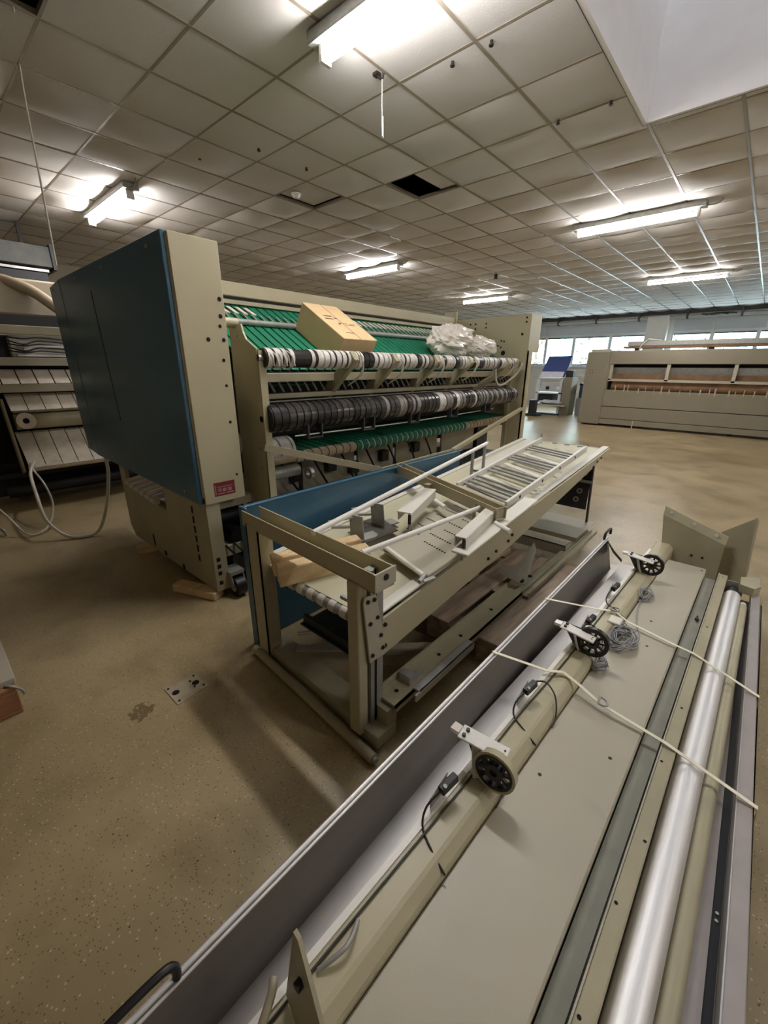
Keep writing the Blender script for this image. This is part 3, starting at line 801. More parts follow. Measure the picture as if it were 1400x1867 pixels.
# cardboard box on the belts
u = V((-0.86, 0.0, 0.51)).normalized(); wv = V((0, 1, 0)); n_ = u.cross(wv)
if n_.z < 0: n_ = -n_
cb0 = V((-2.455, 2.305, 1.70))
Lc, Wc, Hc_ = 0.56, 0.37, 0.225
cbx = thing('cardboard_box', 'brown cardboard box lying tilted on the green belts', 'box', tuple(cb0))
c = [cb0-n_*Hc_, cb0-n_*Hc_+wv*Wc, cb0-n_*Hc_+wv*Wc+u*Lc, cb0-n_*Hc_+u*Lc]
part('carton', MB().hexa(c+[q+n_*Hc_ for q in c]), M['card'], cbx, bevel=0.004)
def mark(a0, a1, b0, b1, m, nm):
    A = cb0+n_*0.0012
    q = [A+u*a0+wv*b0, A+u*a0+wv*b1, A+u*a1+wv*b1, A+u*a1+wv*b0]
    return q
ik = MB()
for a0, a1, b0, b1 in ((.30, .315, .05, .13), (.345, .352, .07, .14), (.355, .36, .06, .16), (.32, .33, .15, .19), (.24, .25, .14, .17), (.245, .25, .19, .23), (.22, .235, .13, .15), (.22, .225, .20, .30), (.24, .244, .26, .32), (.09, .096, .10, .19)):
    q = mark(a0, a1, b0, b1, None, None)
    ik.hexa(q+[z+n_*0.0006 for z in q])
part('print', ik, M['ink'], cbx)
q = [cb0+n_*0.0008+u*0.0+wv*(Wc/2-0.025), cb0+n_*0.0008+wv*(Wc/2+0.025), cb0+n_*0.0008+u*Lc+wv*(Wc/2+0.025), cb0+n_*0.0008+u*Lc+wv*(Wc/2-0.025)]
part('flap_seam', MB().beam(cb0+n_*0.0006+wv*(Wc/2), cb0+n_*0.0006+u*Lc+wv*(Wc/2), 0.004, 0.001, tuple(n_)), M['ink'], cbx)

# crumpled plastic film heap
def crumple(c, rx, ry, rz, seed, n=40, m=24):
    b = MB(); c = V(c); vs = []
    for i in range(m+1):
        t = PI*i/m
        for k in range(n):
            ph = 2*PI*k/n
            d = V((math.sin(t)*math.cos(ph), math.sin(t)*math.sin(ph), math.cos(t)))
            f = 1+0.30*mnoise.noise(d*2.3+V((seed, 0, 0)))+0.22*abs(mnoise.noise(d*6+V((0, seed, 0))))+0.10*mnoise.noise(d*14)
            q = V((d.x*rx*f, d.y*ry*f, d.z*rz*f))
            vs.append(c+q)
    b.add(vs, [(i*n+k, (i+1)*n+k, (i+1)*n+(k+1)%n, i*n+(k+1)%n) for i in range(m) for k in range(n)], False)
    return b
pf = thing('plastic_film_heap', 'crumpled heap of clear plastic film on the belts at the far end', 'plastic film', (-2.68, 4.45, 1.65))
part('film', crumple((-2.70, 4.15, 1.755), 0.17, 0.36, 0.165, 3), M['film'], pf)
part('film', crumple((-2.62, 4.62, 1.71), 0.15, 0.28, 0.12, 9), M['film'], pf)

# ------------------------------------------------------------------ machine in the dark at far left
lm = thing('belt_machine', 'older machine with white belts in the dark behind the blue panel', 'machine', (-6.4, 3, 0))
Ya, Yb = 0.66, 5.2
part('top_duct', MB().box(-6.9, -6.45, 0.2, Yb, 2.02, 2.40), M['wall'], lm, bevel=0.02)
part('frame_beam', MB().box(-6.10, -6.0, 0.4, Yb, 1.80, 1.885), M['beige_old'], lm, bevel=0.005)
part('drive_cover', MB().box(-6.5, -6.2, 0.4, Yb, 1.89, 2.0), M['black'], lm)
part('cabinet', MB().box(-6.40, -6.25, 0.90, Yb, 1.55, 1.80), M['white_metal'], lm)
part('cabinet_side', MB().box(-6.5, -6.4, 0.4, Yb, 1.55, 1.80), M['black'], lm)
part('cabinet_edge', MB().box(-6.25, -6.14, 0.92, 1.40, 1.58, 1.60).box(-6.25, -6.18, 0.95, 1.40, 1.68, 1.70).box(-6.25, -6.2, 1.0, 1.1, 1.60, 1.68), M['white_metal'], lm)
lcb = MB()
for k in range(5):
    z = 1.62+0.035*k
    lcb.tube([(-6.2, 0.86, z+0.02), (-6.15, 1.0, z-0.02*(k%2)), (-6.18, 1.15, z+0.02), (-6.2, 1.45, z)], 0.008, 5)
part('wiring', lcb, M['black'], lm)
part('frame_beam', MB().box(-6.10, -5.98, 0.4, Yb, 1.485, 1.565), M['sheet'], lm, bevel=0.005)
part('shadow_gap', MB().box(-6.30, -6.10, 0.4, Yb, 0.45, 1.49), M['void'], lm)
def belts(xt, zt, xb, zb, y0, n, pitch, w):
    L = math.hypot(xt-xb, zt-zb); a = math.atan2(zt-zb, xb-xt)
    me = MB().box(-L/2, L/2, -w/2, w/2, -0.006, 0.006).mesh('white_belt', M['white_belt'])
    for k in range(n):
        inst('white_belt', me, ((xt+xb)/2, y0+pitch*(k+0.5), (zt+zb)/2), lm, (0, a, 0))
belts(-6.12, 1.455, -5.93, 1.30, 0.40, 30, 0.150, 0.138)
part('ledge', MB().box(-6.05, -5.93, 0.4, Yb, 1.215, 1.295), M['sheet'], lm, bevel=0.005)
belts(-6.06, 1.195, -5.88, 1.03, 0.70, 28, 0.150, 0.142)
part('nip_bar', MB().cyl((-5.93, 0.72, 1.015), (-5.93, Yb, 1.015), 0.012, 8), M['zinc'], lm)
part('end_disc', MB().ring((-5.87, 0.80, 0.925), (-5.845, 0.80, 0.925), 0.085, 0.03, 22), M['white_belt'], lm)
part('disc_hub', MB().cyl((-5.89, 0.80, 0.925), (-5.86, 0.80, 0.925), 0.085, 22), M['void'], lm)
part('roller', MB().cyl((-5.98, 0.72, 0.91), (-5.98, Yb, 0.91), 0.085, 20), M['beige_old'], lm)
belts(-6.06, 0.79, -5.72, 0.44, 0.70, 28, 0.150, 0.142)
part('nose_roller', MB().cyl((-5.76, 0.70, 0.43), (-5.76, Yb, 0.43), 0.035, 14), M['white_belt'], lm)
part('side_plate', MB().prism([(-6.12, 0.655, 1.15), (-5.98, 0.655, 1.15), (-5.78, 0.655, 0.40), (-5.92, 0.655, 0.36)], (0, 0.02, 0)), M['beige_old'], lm)
part('lower_frame', MB().box(-6.6, -6.3, 0.4, Yb, 0.05, 0.45), M['dark_metal'], lm)
part('lower_tube', MB().cyl((-6.0, 0.5, 0.16), (-6.0, Yb, 0.16), 0.07, 14), M['dark_metal'], lm)
part('lower_tube', MB().cyl((-6.15, 0.3, 0.30), (-6.15, Yb, 0.30), 0.05, 14), M['dark_metal'], lm)
for y in (0.6, 2.8, 5.0):
    part('foot', MB().box(-6.5, -6.38, y, y+0.12, 0, 0.06), M['dark_metal'], lm)
hs_ = MB().tube([(-6.85, 0.35, 2.36), (-6.6, 0.85, 2.40), (-6.4, 1.18, 2.30), (-6.3, 1.40, 2.12), (-6.3, 1.6, 1.95)], 0.06, 12, 6)
part('hose', hs_, M['hose'], lm, 'corrugated beige hose')
M['grey_duct'] = mat('dusty_grey_duct', (112, 112, 108), 0.6, 0.3, 0.15, 8)
ad = thing('air_duct', 'grey sheet metal duct hanging under the ceiling at far left', 'duct', (-8.2, 1.4, 2.9))
part('duct_body', MB().box(-8.6, -8.0, -0.6, 1.86, 2.80, 3.06), M['grey_duct'], ad, bevel=0.006)
part('flange', MB().box(-8.63, -7.97, 1.86, 1.90, 2.77, 3.09), M['dark_metal'], ad)
part('lower_rail', MB().box(-8.1, -8.0, -0.6, 1.80, 2.735, 2.765), M['zinc'], ad)
part('lower_slab', MB().box(-8.5, -8.02, -0.6, 1.78, 2.62, 2.72), M['dark_metal'], ad)
for y in (-0.2, 1.6):
    part('hanger', MB().box(-8.32, -8.28, y, y+0.04, 3.06, CEIL+0.3), M['dark_metal'], ad)
# white cables hanging below the panel
def cab(pts, r, lb):
    solo('looped_cable', MB().tube(pts, r, 8, 6), M['cable_white'], lb, 'cable', pts[0], 'white cables hanging under the blue panel')
cab([(-5.9, 0.80, 0.50), (-5.4, 0.66, 0.46), (-4.85, 0.59, 0.33), (-4.62, 0.58, 0.16), (-4.45, 0.66, 0.035), (-4.36, 0.78, 0.012), (-4.34, 0.90, 0.05), (-4.36, 1.0, 0.25), (-4.40, 1.085, 0.55), (-4.42, 1.09, 0.80)], 0.014, 'thick white cable hanging in a wide loop to the floor')
cab([(-5.3, 0.25, 0.35), (-5.0, 0.36, 0.16), (-4.78, 0.43, 0.03), (-4.75, 0.52, 0.014), (-4.85, 0.63, 0.06), (-5.0, 0.71, 0.20), (-5.15, 0.71, 0.37), (-5.5, 0.70, 0.47), (-5.9, 0.75, 0.50)], 0.009, 'thin white cable in a smaller loop at far left')
solo('bent_conduit', MB().tube([(-5.3, 0.20, 0.05), (-5.12, 0.26, 0.05), (-4.98, 0.30, 0.045), (-4.95, 0.31, 0.0)], 0.014, 8), M['galv'], 'short bent grey conduit end on the floor at far left', 'conduit', (-5.0, 0.3, 0))

# ------------------------------------------------------------------ infeed table with blue guard
def wz(y): return 0.567+0.082*(y-1.02)
tb = thing('infeed_table', 'beige steel table frame with sloping worktop and blue guard panel', 'table', (-1.35, 2.4, 0))
WX0, WX1 = -1.70, -0.985
part('worktop', MB().hexa([(WX0, 1.0, wz(1.0)-0.014), (WX1, 1.0, wz(1.0)-0.014), (WX1, 4.08, wz(4.08)-0.014), (WX0, 4.08, wz(4.08)-0.014), (WX0, 1.0, wz(1.0)), (WX1, 1.0, wz(1.0)), (WX1, 4.08, wz(4.08)), (WX0, 4.08, wz(4.08))]), M['worktop'], tb)
part('end_lip', MB().prism([(WX0, 4.06, wz(4.06)), (WX1+0.05, 4.06, wz(4.06)), (WX1+0.05, 4.16, wz(4.06)-0.02), (WX0+0.03, 4.16, wz(4.06)-0.02)], (0, 0, 0.006)), M['cream'], tb)
part('side_rail', MB().beam((-0.962, 1.02, wz(1.02)+0.006), (-0.962, 4.12, wz(4.12)+0.006), 0.055, 0.012), M['cream'], tb, bevel=0.003)
part('side_rail', MB().beam((-1.72, 1.02, wz(1.02)+0.004), (-1.72, 4.06, wz(4.06)+0.004), 0.04, 0.012), M['cream'], tb)
part('fascia', MB().prism([(-0.935, 0.99, 0.555), (-0.935, 4.10, wz(4.1)), (-0.935, 3.72, 0.722), (-0.935, 2.2, 0.50), (-0.935, 1.04, 0.385), (-0.935, 0.97, 0.40)], (0.012, 0, 0)), M['beige'], tb)
for y, z in ((2.18, .57), (2.135, .545), (1.987, .53), (1.90, .515), (1.05, .53), (1.05, .43), (3.75, .755), (3.85, .77)):
    part('bolt', MB().cyl((-0.924, y, z), (-0.915, y, z), 0.009, 8), M['dark_bolt'], tb)
# near end frame
part('left_post', MB().box(-1.745, -1.735, 0.95, 1.03, 0.06, 0.775).box(-1.745, -1.645, 0.95, 0.957, 0.06, 0.775).box(-1.652, -1.645, 0.95, 1.03, 0.06, 0.775), M['beige'], tb)
part('right_post', MB().box(-0.985, -0.925, 0.905, 0.955, 0.06, 0.765), M['beige'], tb, bevel=0.004)
part('slide_profile', MB().box(-0.955, -0.925, 0.965, 1.035, 0.06, 0.80).box(-0.925, -0.918, 0.965, 0.985, 0.06, 0.80).box(-0.925, -0.918, 1.0, 1.035, 0.06, 0.80), M['galv'], tb)
part('slide_groove', MB().box(-0.925, -0.921, 0.986, 0.999, 0.06, 0.80), M['black'], tb)
part('top_channel', channel((-1.775, 1.005, 0.795), (-0.845, 0.96, 0.795), 0.10, 0.075), M['beige'], tb)
part('end_plate', MB().beam((-0.843, 0.905, 0.802), (-0.843, 1.015, 0.802), 0.008, 0.065), M['sheet'], tb)
part('bolt', MB().cyl((-0.840, 0.96, 0.81), (-0.834, 0.96, 0.81), 0.012, 8), M['dark_bolt'], tb)
gp = part('gusset_plate', MB().prism([(-0.916, y, z) for y, z in ((.925, .71), (.985, .70), (1.012, .575), (1.045, .405), (.950, .41), (.918, .69))], (0.008, 0, 0)), M['sheet'], tb)
for y, z in ((.938, .69), (.972, .685), (.95, .59), (.99, .60), (.962, .44), (1.022, .445), (1.01, .51)):
    part('bolt', MB().cyl((-0.908, y, z), (-0.901, y, z), 0.008, 8), M['dark_bolt'], gp)
part('bottom_channel', MB().beam((-1.77, 0.985, 0.045), (-0.86, 0.94, 0.045), 0.012, 0.07).beam((-1.77, 1.04, 0.075), (-0.86, 1.0, 0.075), 0.11, 0.008), M['beige_old'], tb)
part('front_tube', MB().cyl((-1.78, 0.945, 0.028), (-0.83, 0.885, 0.028), 0.022, 14), M['beige_old'], tb)
part('tube_nut', MB().cyl((-0.83, 0.885, 0.028), (-0.815, 0.884, 0.028), 0.014, 6), M['galv'], tb)
part('corner_block', MB().box(-0.945, -0.85, 0.93, 1.04, 0.02, 0.085), M['beige_old'], tb, bevel=0.004)
ro = part('belt_roller', MB().cyl((-1.50, 1.0, 0.535), (-0.99, 1.0, 0.535), 0.024, 14), M['galv'], tb)
for k in range(7):
    x = -1.47+0.072*k
    part('belt_band', MB().cyl((x, 1.0, 0.535), (x+0.038, 1.0, 0.535), 0.028, 14), M['cream'], ro)
part('clip', MB().box(-1.11, -1.07, 0.985, 1.0, 0.60, 0.615), M['galv'], tb)
# blue guard panel on the far side
part('guard_panel', MB().box(-1.862, -1.85, 1.0, 3.08, 0.0, 0.83).box(-1.862, -1.80, 0.985, 1.0, 0.0, 0.83).box(-1.862, -1.83, 1.0, 3.08, 0.818, 0.83), M['blue'], tb, 'long blue enamelled guard panel', bevel=0.003)
part('panel_stay', MB().box(-1.85, -1.745, 1.0, 1.03, 0.70, 0.73), M['beige_old'], tb)
# long bottom rails and under frame
part('bottom_rail', MB().box(-0.95, -0.84, 1.03, 2.25, 0.168, 0.18).box(-0.848, -0.84, 1.03, 2.25, 0.145, 0.18).box(-0.95, -0.942, 1.03, 2.25, 0.145, 0.21), M['beige_old'], tb)
part('bottom_rail', MB().box(-0.90, -0.80, 2.25, 3.66, 0.158, 0.168).box(-0.806, -0.80, 2.25, 3.66, 0.168, 0.19).box(-0.845, -0.84, 2.25, 3.66, 0.168, 0.19), M['beige_old'], tb)
part('slide_strip', MB().box(-0.845, -0.805, 1.15, 1.60, 0.185, 0.195).box(-0.812, -0.803, 1.12, 1.60, 0.16, 0.195), M['zinc'], tb)
part('rail_foot', MB().box(-0.94, -0.86, 1.0, 1.06, 0.0, 0.16), M['beige_old'], tb)
for y in (1.10, 1.22, 1.42, 1.62, 1.95):
    part('hole', MB().cyl((-0.895, y, 0.178), (-0.895, y, 0.1815), 0.010, 8), M['void'], tb)
part('clamp', MB().box(-0.93, -0.87, 1.16, 1.20, 0.18, 0.22).box(-0.89, -0.87, 1.20, 1.26, 0.18, 0.20), M['zinc'], tb)
part('far_leg', MB().beam((-0.915, 3.77, 0.0), (-0.92, 3.66, 0.73), 0.014, 0.03, (0, 1, 0)), M['dark_metal'], tb)
part('far_leg', MB().box(-1.70, -1.67, 3.70, 3.74, 0.0, 0.76), M['beige_old'], tb)
lp = part('drive_plate', MB().box(-1.25, -0.93, 3.68, 3.69, 0.34, 0.74), M['dark_metal'], tb)
for x, z in ((-1.16, .66), (-1.05, .62), (-0.98, .66), (-1.12, .52), (-1.0, .50), (-1.18, .44), (-1.02, .42)):
    part('hole_ring', MB().ring((x, 3.67, z), (x, 3.682, z), 0.024, 0.012, 14), M['galv'], lp)
part('cross_tie', MB().box(-1.25, -0.90, 3.64, 3.66, 0.585, 0.605), M['galv'], tb)
part('lower_shelf', MB().box(-1.42, -0.86, 3.30, 3.78, 0.21, 0.216).box(-1.42, -0.86, 3.295, 3.30, 0.18, 0.216), M['sheet'], tb)
part('cross_channel', MB().box(-1.45, -0.87, 3.08, 3.16, 0.205, 0.212).box(-1.45, -0.87, 3.08, 3.087, 0.13, 0.212).box(-0.875, -0.868, 3.08, 3.16, 0.13, 0.212), M['sheet'], tb)
part('under_tray', MB().box(-1.45, -1.10, 1.02, 1.50, 0.30, 0.306).beam((-1.45, 1.05, 0.32), (-1.10, 1.05, 0.32), 0.02, 0.05).beam((-1.10, 1.02, 0.33), (-1.10, 1.6, 0.33), 0.02, 0.06), M['dark_metal'], tb)
part('tray_rod', MB().cyl((-1.42, 0.98, 0.28), (-1.30, 1.10, 0.30), 0.008, 8), M['zinc'], tb)
part('tray_rail', MB().beam((-1.55, 1.06, 0.08), (-0.96, 1.50, 0.15), 0.05, 0.012), M['sheet'], tb)

# things lying on the table
for k, (P, Q, lb) in enumerate((((-1.565, 0.965, 0.604), (-1.375, 1.365, 0.637), 'left of two pale timber blocks jammed under the top channel'), ((-1.462, 0.925, 0.602), (-1.272, 1.325, 0.635), 'right of two pale timber blocks jammed under the top channel'))):
    solo('timber_block', MB().beam(P, Q, 0.074, 0.092), M['wood'], lb, 'timber', P, 'timber blocks on the table', 0.004)
rd = thing('handrail_rod', 'long light metal rod with two posts leaning over the table', 'rod', (-1.3, 1.0, 0.84))
A, B = V((-1.31, 1.02, 0.825)), V((-1.515, 2.90, 0.945))
part('rod', MB().cyl(A, B, 0.0135, 12), M['white_metal'], rd)
for tt_ in (0.87, 0.985):
    q = A.lerp(B, tt_)
    part('post', MB().cyl((q.x, q.y, wz(q.y)), q, 0.012, 10), M['galv'], rd)
part('end_cap', MB().cyl(B, B+(B-A).normalized()*0.015, 0.016, 12), M['zinc'], rd)
rb = thing('support_rod', 'shorter light metal rod from the channel across the perforated tray', 'rod', (-1.06, 1.06, 0.79))
part('rod', MB().cyl((-1.075, 1.08, 0.785), (-1.02, 1.98, 0.775), 0.0125, 12), M['white_metal'], rb)
part('rod_foot', MB().cyl((-1.03, 1.9, wz(1.9)+0.05), (-1.03, 1.9, 0.775), 0.010, 8), M['galv'], rb)
# perforated tray, lying skewed on the worktop
pt = thing('perforated_tray', 'grey beige perforated metal tray lying askew on the table', 'tray', (-1.15, 1.8, 0.62))
c0, cR, cL = V((-0.915, 1.315, 0.630)), V((-0.875, 2.33, 0.712)), V((-1.262, 1.395, 0.640))
eu = (cR-c0); ev = (cL-c0); en = ev.cross(eu).normalized()
if en.z < 0: en = -en
def tp(a, b, h=0.0): return c0+eu*a+ev*b+en*h
pl = MB()
pl.hexa([tp(0,0,-.004), tp(1,0,-.004), tp(1,1.5,-.004), tp(0,1.0,-.004), tp(0,0), tp(1,0), tp(1,1.5), tp(0,1.0)])
part('plate', pl, M['sheet'], pt)
part('folded_edge', MB().beam(tp(0.0, 0.02, 0.006), tp(0.02, 0.95, 0.010), 0.028, 0.018), M['cream'], pt, bevel=0.006)
part('folded_edge', MB().beam(tp(0.0, 0.0, 0.008), tp(1.0, 0.0, 0.008), 0.012, 0.022), M['sheet'], pt, bevel=0.003)
part('latch', MB().cyl(tp(0.0, 0.02, 0.02), tp(-0.06, -0.03, 0.02), 0.010, 8).beam(tp(-.04, -.05, .015), tp(.02, -.10, .015), 0.02, 0.008), M['galv'], pt)
for r_ in range(9):
    row = MB()
    a = 0.22+0.085*r_
    b0 = 0.22+0.10*((r_ % 2))
    for k in range(9):
        q = tp(a, b0+0.052*k, 0.0003)
        row.cyl(q, q+en*0.0006, 0.0062, 6)
    part('perforation_row', row, M['void'], pt)
    row = MB()
    for k in range(7):
        q = tp(a+0.03, 0.86+0.045*k-0.03*(r_ % 2), 0.0003)
        row.cyl(q, q+en*0.0006, 0.0062, 6)
    part('perforation_row', row, M['void'], pt)
# U shaped steel brackets on the tray
def ubr(P, Q, w, h, lb):
    P, Q = V(P), V(Q)
    t = thing('channel_bracket', lb, 'bracket', tuple(P), 'brackets on the perforated tray')
    part('channel', MB().beam(P, Q, w, 0.006).beam(P+V((w/2, 0, -h/2)), Q+V((w/2, 0, -h/2)), 0.006, h).beam(P+V((-w/2, 0, -h/2)), Q+V((-w/2, 0, -h/2)), 0.006, h), M['cream'], t)
    d = (Q-P).normalized()
    part('end_face', MB().beam(P+V((w/2-.012, -.002, -h*0.55)), P+V((w/2+.003, -.002, -h*0.55)), 0.01, h*1.1), M['black'], t)
    part('spacer', MB().cyl(P+V((w/2-0.01, 0.0, -h-0.06)), P+V((w/2-0.01, 0.01, -h)), 0.008, 8).cyl(Q+V((0, 0, -h-0.03)), Q+V((0, -0.01, -h)), 0.008, 8), M['galv'], t)
    part('rod_stub', MB().cyl(P.lerp(Q, 0.9)+V((w/2+.02, 0, -h)), P.lerp(Q, 0.9)+V((w/2+.13, -.06, -h)), 0.013, 10), M['white_metal'], t)
ubr((-1.29, 1.62, 0.765), (-1.40, 2.00, 0.795), 0.085, 0.05, 'left channel shaped bracket with a black end beside the long rod')
ubr((-0.90, 1.55, 0.755), (-0.95, 1.93, 0.785), 0.055, 0.05, 'right channel shaped bracket with a black end near the table edge')
for (x, y, z, lb) in ((-1.43, 1.40, 0.705, 'front galvanised plate bracket standing beside the timber blocks'), (-1.475, 1.61, 0.71, 'rear galvanised plate bracket standing beside the timber blocks')):
    t = thing('plate_bracket', lb, 'bracket', (x, y, z), 'galvanised plate brackets')
    part('plate', MB().beam((x-0.048, y, z), (x+0.048, y, z+0.008), 0.006, 0.125), M['galv'], t)
    part('flange', MB().beam((x-0.02, y+0.03, z+0.055), (x-0.08, y-0.12, z+0.045), 0.03, 0.006), M['galv'], t)
    part('slot_bar', MB().beam((x-0.05, y+0.01, z-0.01), (x-0.14, y-0.05, z-0.02), 0.02, 0.012), M['zinc'], t)
    part('foot', MB().beam((x, y, z-0.064), (x+0.03, y+0.12, z-0.060), 0.08, 0.006), M['galv'], t)
solo('steel_offcut', MB().prism([(-1.60, 1.50, 0.636), (-1.36, 1.40, 0.640), (-1.33, 1.62, 0.650), (-1.57, 1.72, 0.650)], (0, 0, 0.004)), M['steel'], 'shiny dark steel sheet offcut behind the plate brackets', 'steel sheet', (-1.45, 1.55, 0.64))
# beige channel across the table
cc = thing('cross_channel', 'beige steel channel laid across the table over the guard panel', 'channel', (-1.35, 2.1, 0.78))
part('channel', channel((-1.865, 2.265, 0.805), (-0.885, 1.93, 0.775), 0.07, 0.065), M['beige'], cc)
part('end_plate', MB().beam((-0.91, 1.905, 0.775), (-0.885, 1.97, 0.775), 0.006, 0.06), M['sheet'], cc)
part('lug', MB().box(-1.48, -1.44, 2.05, 2.09, 0.70, 0.80), M['beige_old'], cc)
part('bolt', MB().cyl((-1.05, 1.945, 0.785), (-1.05, 1.935, 0.785), 0.008, 8), M['bolt'], cc)
# ladder shaped rack
lr = thing('rung_rack', 'white ladder shaped metal rack with grouped grey rungs on the table', 'rack', (-1.2, 3.0, 0.8))
La, Lb_, Ra, Rb = V((-1.425, 2.36, 0.735)), V((-1.435, 3.80, 0.875)), V((-0.985, 2.19, 0.735)), V((-0.990, 3.62, 0.875))
part('side_rail', MB().beam(La, Lb_, 0.018, 0.045), M['white_metal'], lr, bevel=0.003)
part('side_rail', MB().beam(Ra, Rb, 0.018, 0.050), M['white_metal'], lr, bevel=0.003)
part('end_rail', MB().beam(La, Ra, 0.03, 0.012), M['sheet'], lr)
part('end_post', MB().cyl(Lb_-V((0, 0, .03)), Lb_+V((0, 0, .055)), 0.008, 8).cyl(Rb-V((0, 0, .03)), Rb+V((0, 0, .04)), 0.008, 8), M['galv'], lr)
for g in range(4):
    for q in range(3 if g else 4):
        f_ = 0.06+g*0.235+q*0.042
        part('rung', MB().beam(La.lerp(Lb_, f_)+V((0, 0, -.004)), Ra.lerp(Rb, f_)+V((0, 0, -.004)), 0.022, 0.012), M['galv'], lr)
    if g:
        f_ = 0.06+g*0.235-0.06
        part('slat', MB().beam(La.lerp(Lb_, f_)+V((0.02, 0, -.02)), Ra.lerp(Rb, f_-0.03)+V((-0.05, 0, -.02)), 0.05, 0.006), M['cream'], lr)
for f_ in (0.12, 0.36, 0.58, 0.80):
    q = Ra.lerp(Rb, f_)
    part('rail_hole', MB().cyl((q.x+0.0085, q.y, q.z), (q.x+0.0105, q.y, q.z), 0.011, 10), M['void'], lr)
for f_ in (0.85, 0.91, 0.97):
    pass
for k in range(3):
    part('end_tab', MB().beam((-1.33+0.11*k, 3.80-0.01*k, 0.86), (-1.29+0.11*k, 3.81-0.01*k, 0.862), 0.05, 0.010), M['galv'], lr)
# long flat strip on the table edge
solo('flat_strip', MB().beam((-0.87, 1.50, 0.700), (-0.905, 2.36, 0.752), 0.085, 0.012), M['cream'], 'flat cream metal strip lying along the right edge of the table', 'strip', (-0.88, 1.9, 0.72), None, 0.003)
solo('side_sheet', MB().beam((-1.56, 2.85, wz(2.85)+0.02), (-1.57, 3.95, wz(3.95)+0.03), 0.12, 0.008), M['cream'], 'cream metal strip beside the rack near the machine', 'strip', (-1.56, 3.4, 0.77), None, 0.002)

# ------------------------------------------------------------------ pallet under the table
def pallet(name, x0, y0, L, W, mtop, mblk, label, along_y=True, group=None):
    t = thing(name, label, 'pallet', (x0, y0, 0), group)
    def bx(u0, u1, v0, v1, z0, z1):
        return MB().box(x0+v0, x0+v1, y0+u0, y0+u1, z0, z1) if along_y else MB().box(x0+u0, x0+u1, y0+v0, y0+v1, z0, z1)
    for k, (v0, v1) in enumerate(((0, .145), (.182, .282), (.3275, .4725), (.518, .618), (.655, .80))):
        part('deck_board', bx(0, L, v0, v1, .122, .144), mtop, t, bevel=0.004)
    for u0 in (0, L/2-.0725, L-.145):
        part('cross_board', bx(u0, u0+.145, 0, W, .100, .122), mtop, t, bevel=0.003)
        for v0, v1 in ((0, .145), (.3275, .4725), (.655, .80)):
            part('block', bx(u0, u0+.145, v0, v1, .022, .100), mblk, t, bevel=0.004)
    for v0, v1 in ((0, .145), (.3275, .4725), (.655, .80)):
        part('bottom_board', bx(0, L, v0, v1, 0, .022), mtop, t, bevel=0.003)
    return t
pallet('wooden_pallet', -1.51, 1.72, 1.2, 0.8, M['wood_grey'], M['wood_grey'], 'weathered grey brown wooden pallet on the floor under the table')
vb = thing('angle_bracket', 'V shaped beige steel plate bracket standing on the pallet', 'bracket', (-0.96, 2.42, 0.16))
part('plate', MB().prism([(-1.063, 2.375, 0.243), (-0.95, 2.406, 0.278), (-0.912, 2.529, 0.414), (-0.885, 2.502, 0.384), (-0.867, 2.372, 0.241), (-0.863, 2.322, 0.200), (-0.899, 2.32, 0.196), (-1.056, 2.346, 0.211)], (0, 0.007, -0.008)), M['sheet'], vb)
part('bolt', MB().cyl((-0.89, 2.335, 0.20), (-0.875, 2.33, 0.225), 0.009, 8).cyl((-0.87, 2.385, 0.235), (-0.845, 2.385, 0.24), 0.008, 8), M['dark_bolt'], vb)

# ------------------------------------------------------------------ stainless hood with parts stacked on it
def ln(a, b, y, z): return V((a+b*y, y, z))
hd = thing('stainless_hood', 'long brushed stainless steel hood lying open with black handles', 'hood', (-0.15, 1.3, 0))
YA, YB = -0.45, 2.93
ww = MB().prism([(-0.577, YA, 0.42), (-0.570, YA, 0.42), (-0.522, YA, 0.20), (-0.530, YA, 0.20)], (0.006, YB-YA, 0))
part('inner_wall', ww, M['steel'], hd)
part('outer_wall', MB().prism([(-0.580, YA, 0.42), (-0.577, YA, 0.42), (-0.560, YA, 0.0), (-0.565, YA, 0.0)], (0.006, YB-YA, 0)), M['steel'], hd)
part('rolled_lip', MB().cyl((-0.577, YA, 0.422), (-0.569, YB, 0.422), 0.006, 10).cyl((-0.568, YA, 0.415), (-0.560, YB, 0.415), 0.004, 8), M['alu'], hd)
part('hood_floor', MB().box(-0.530, 0.272, YA, 3.02, 0.193, 0.200), M['steel'], hd)
part('right_skirt', MB().box(0.268, 0.272, YA, 3.02, 0.0, 0.200), M['steel'], hd)
part('end_wall', MB().prism([(-0.575, YB, 0.0), (0.27, 3.02, 0.0), (0.27, 3.02, 0.2), (-0.52, YB, 0.2), (-0.575, YB, 0.43)], (0, 0.006, 0)), M['steel'], hd)
part('end_tab', MB().prism([(-0.575, YB-0.03, 0.42), (-0.50, YB-0.11, 0.38), (-0.44, YB-0.17, 0.36), (-0.44, YB-0.14, 0.33), (-0.52, YB, 0.32)], (0.004, 0.006, 0)), M['dark_metal'], hd)
for y in (0.01, 2.93):
    part('handle', MB().tube([(-0.573, y-0.075, 0.425), (-0.573, y-0.075, 0.455), (-0.572, y-0.055, 0.470), (-0.572, y+0.04, 0.470), (-0.571, y+0.062, 0.455), (-0.571, y+0.062, 0.425)], 0.008, 10), M['black'], hd)
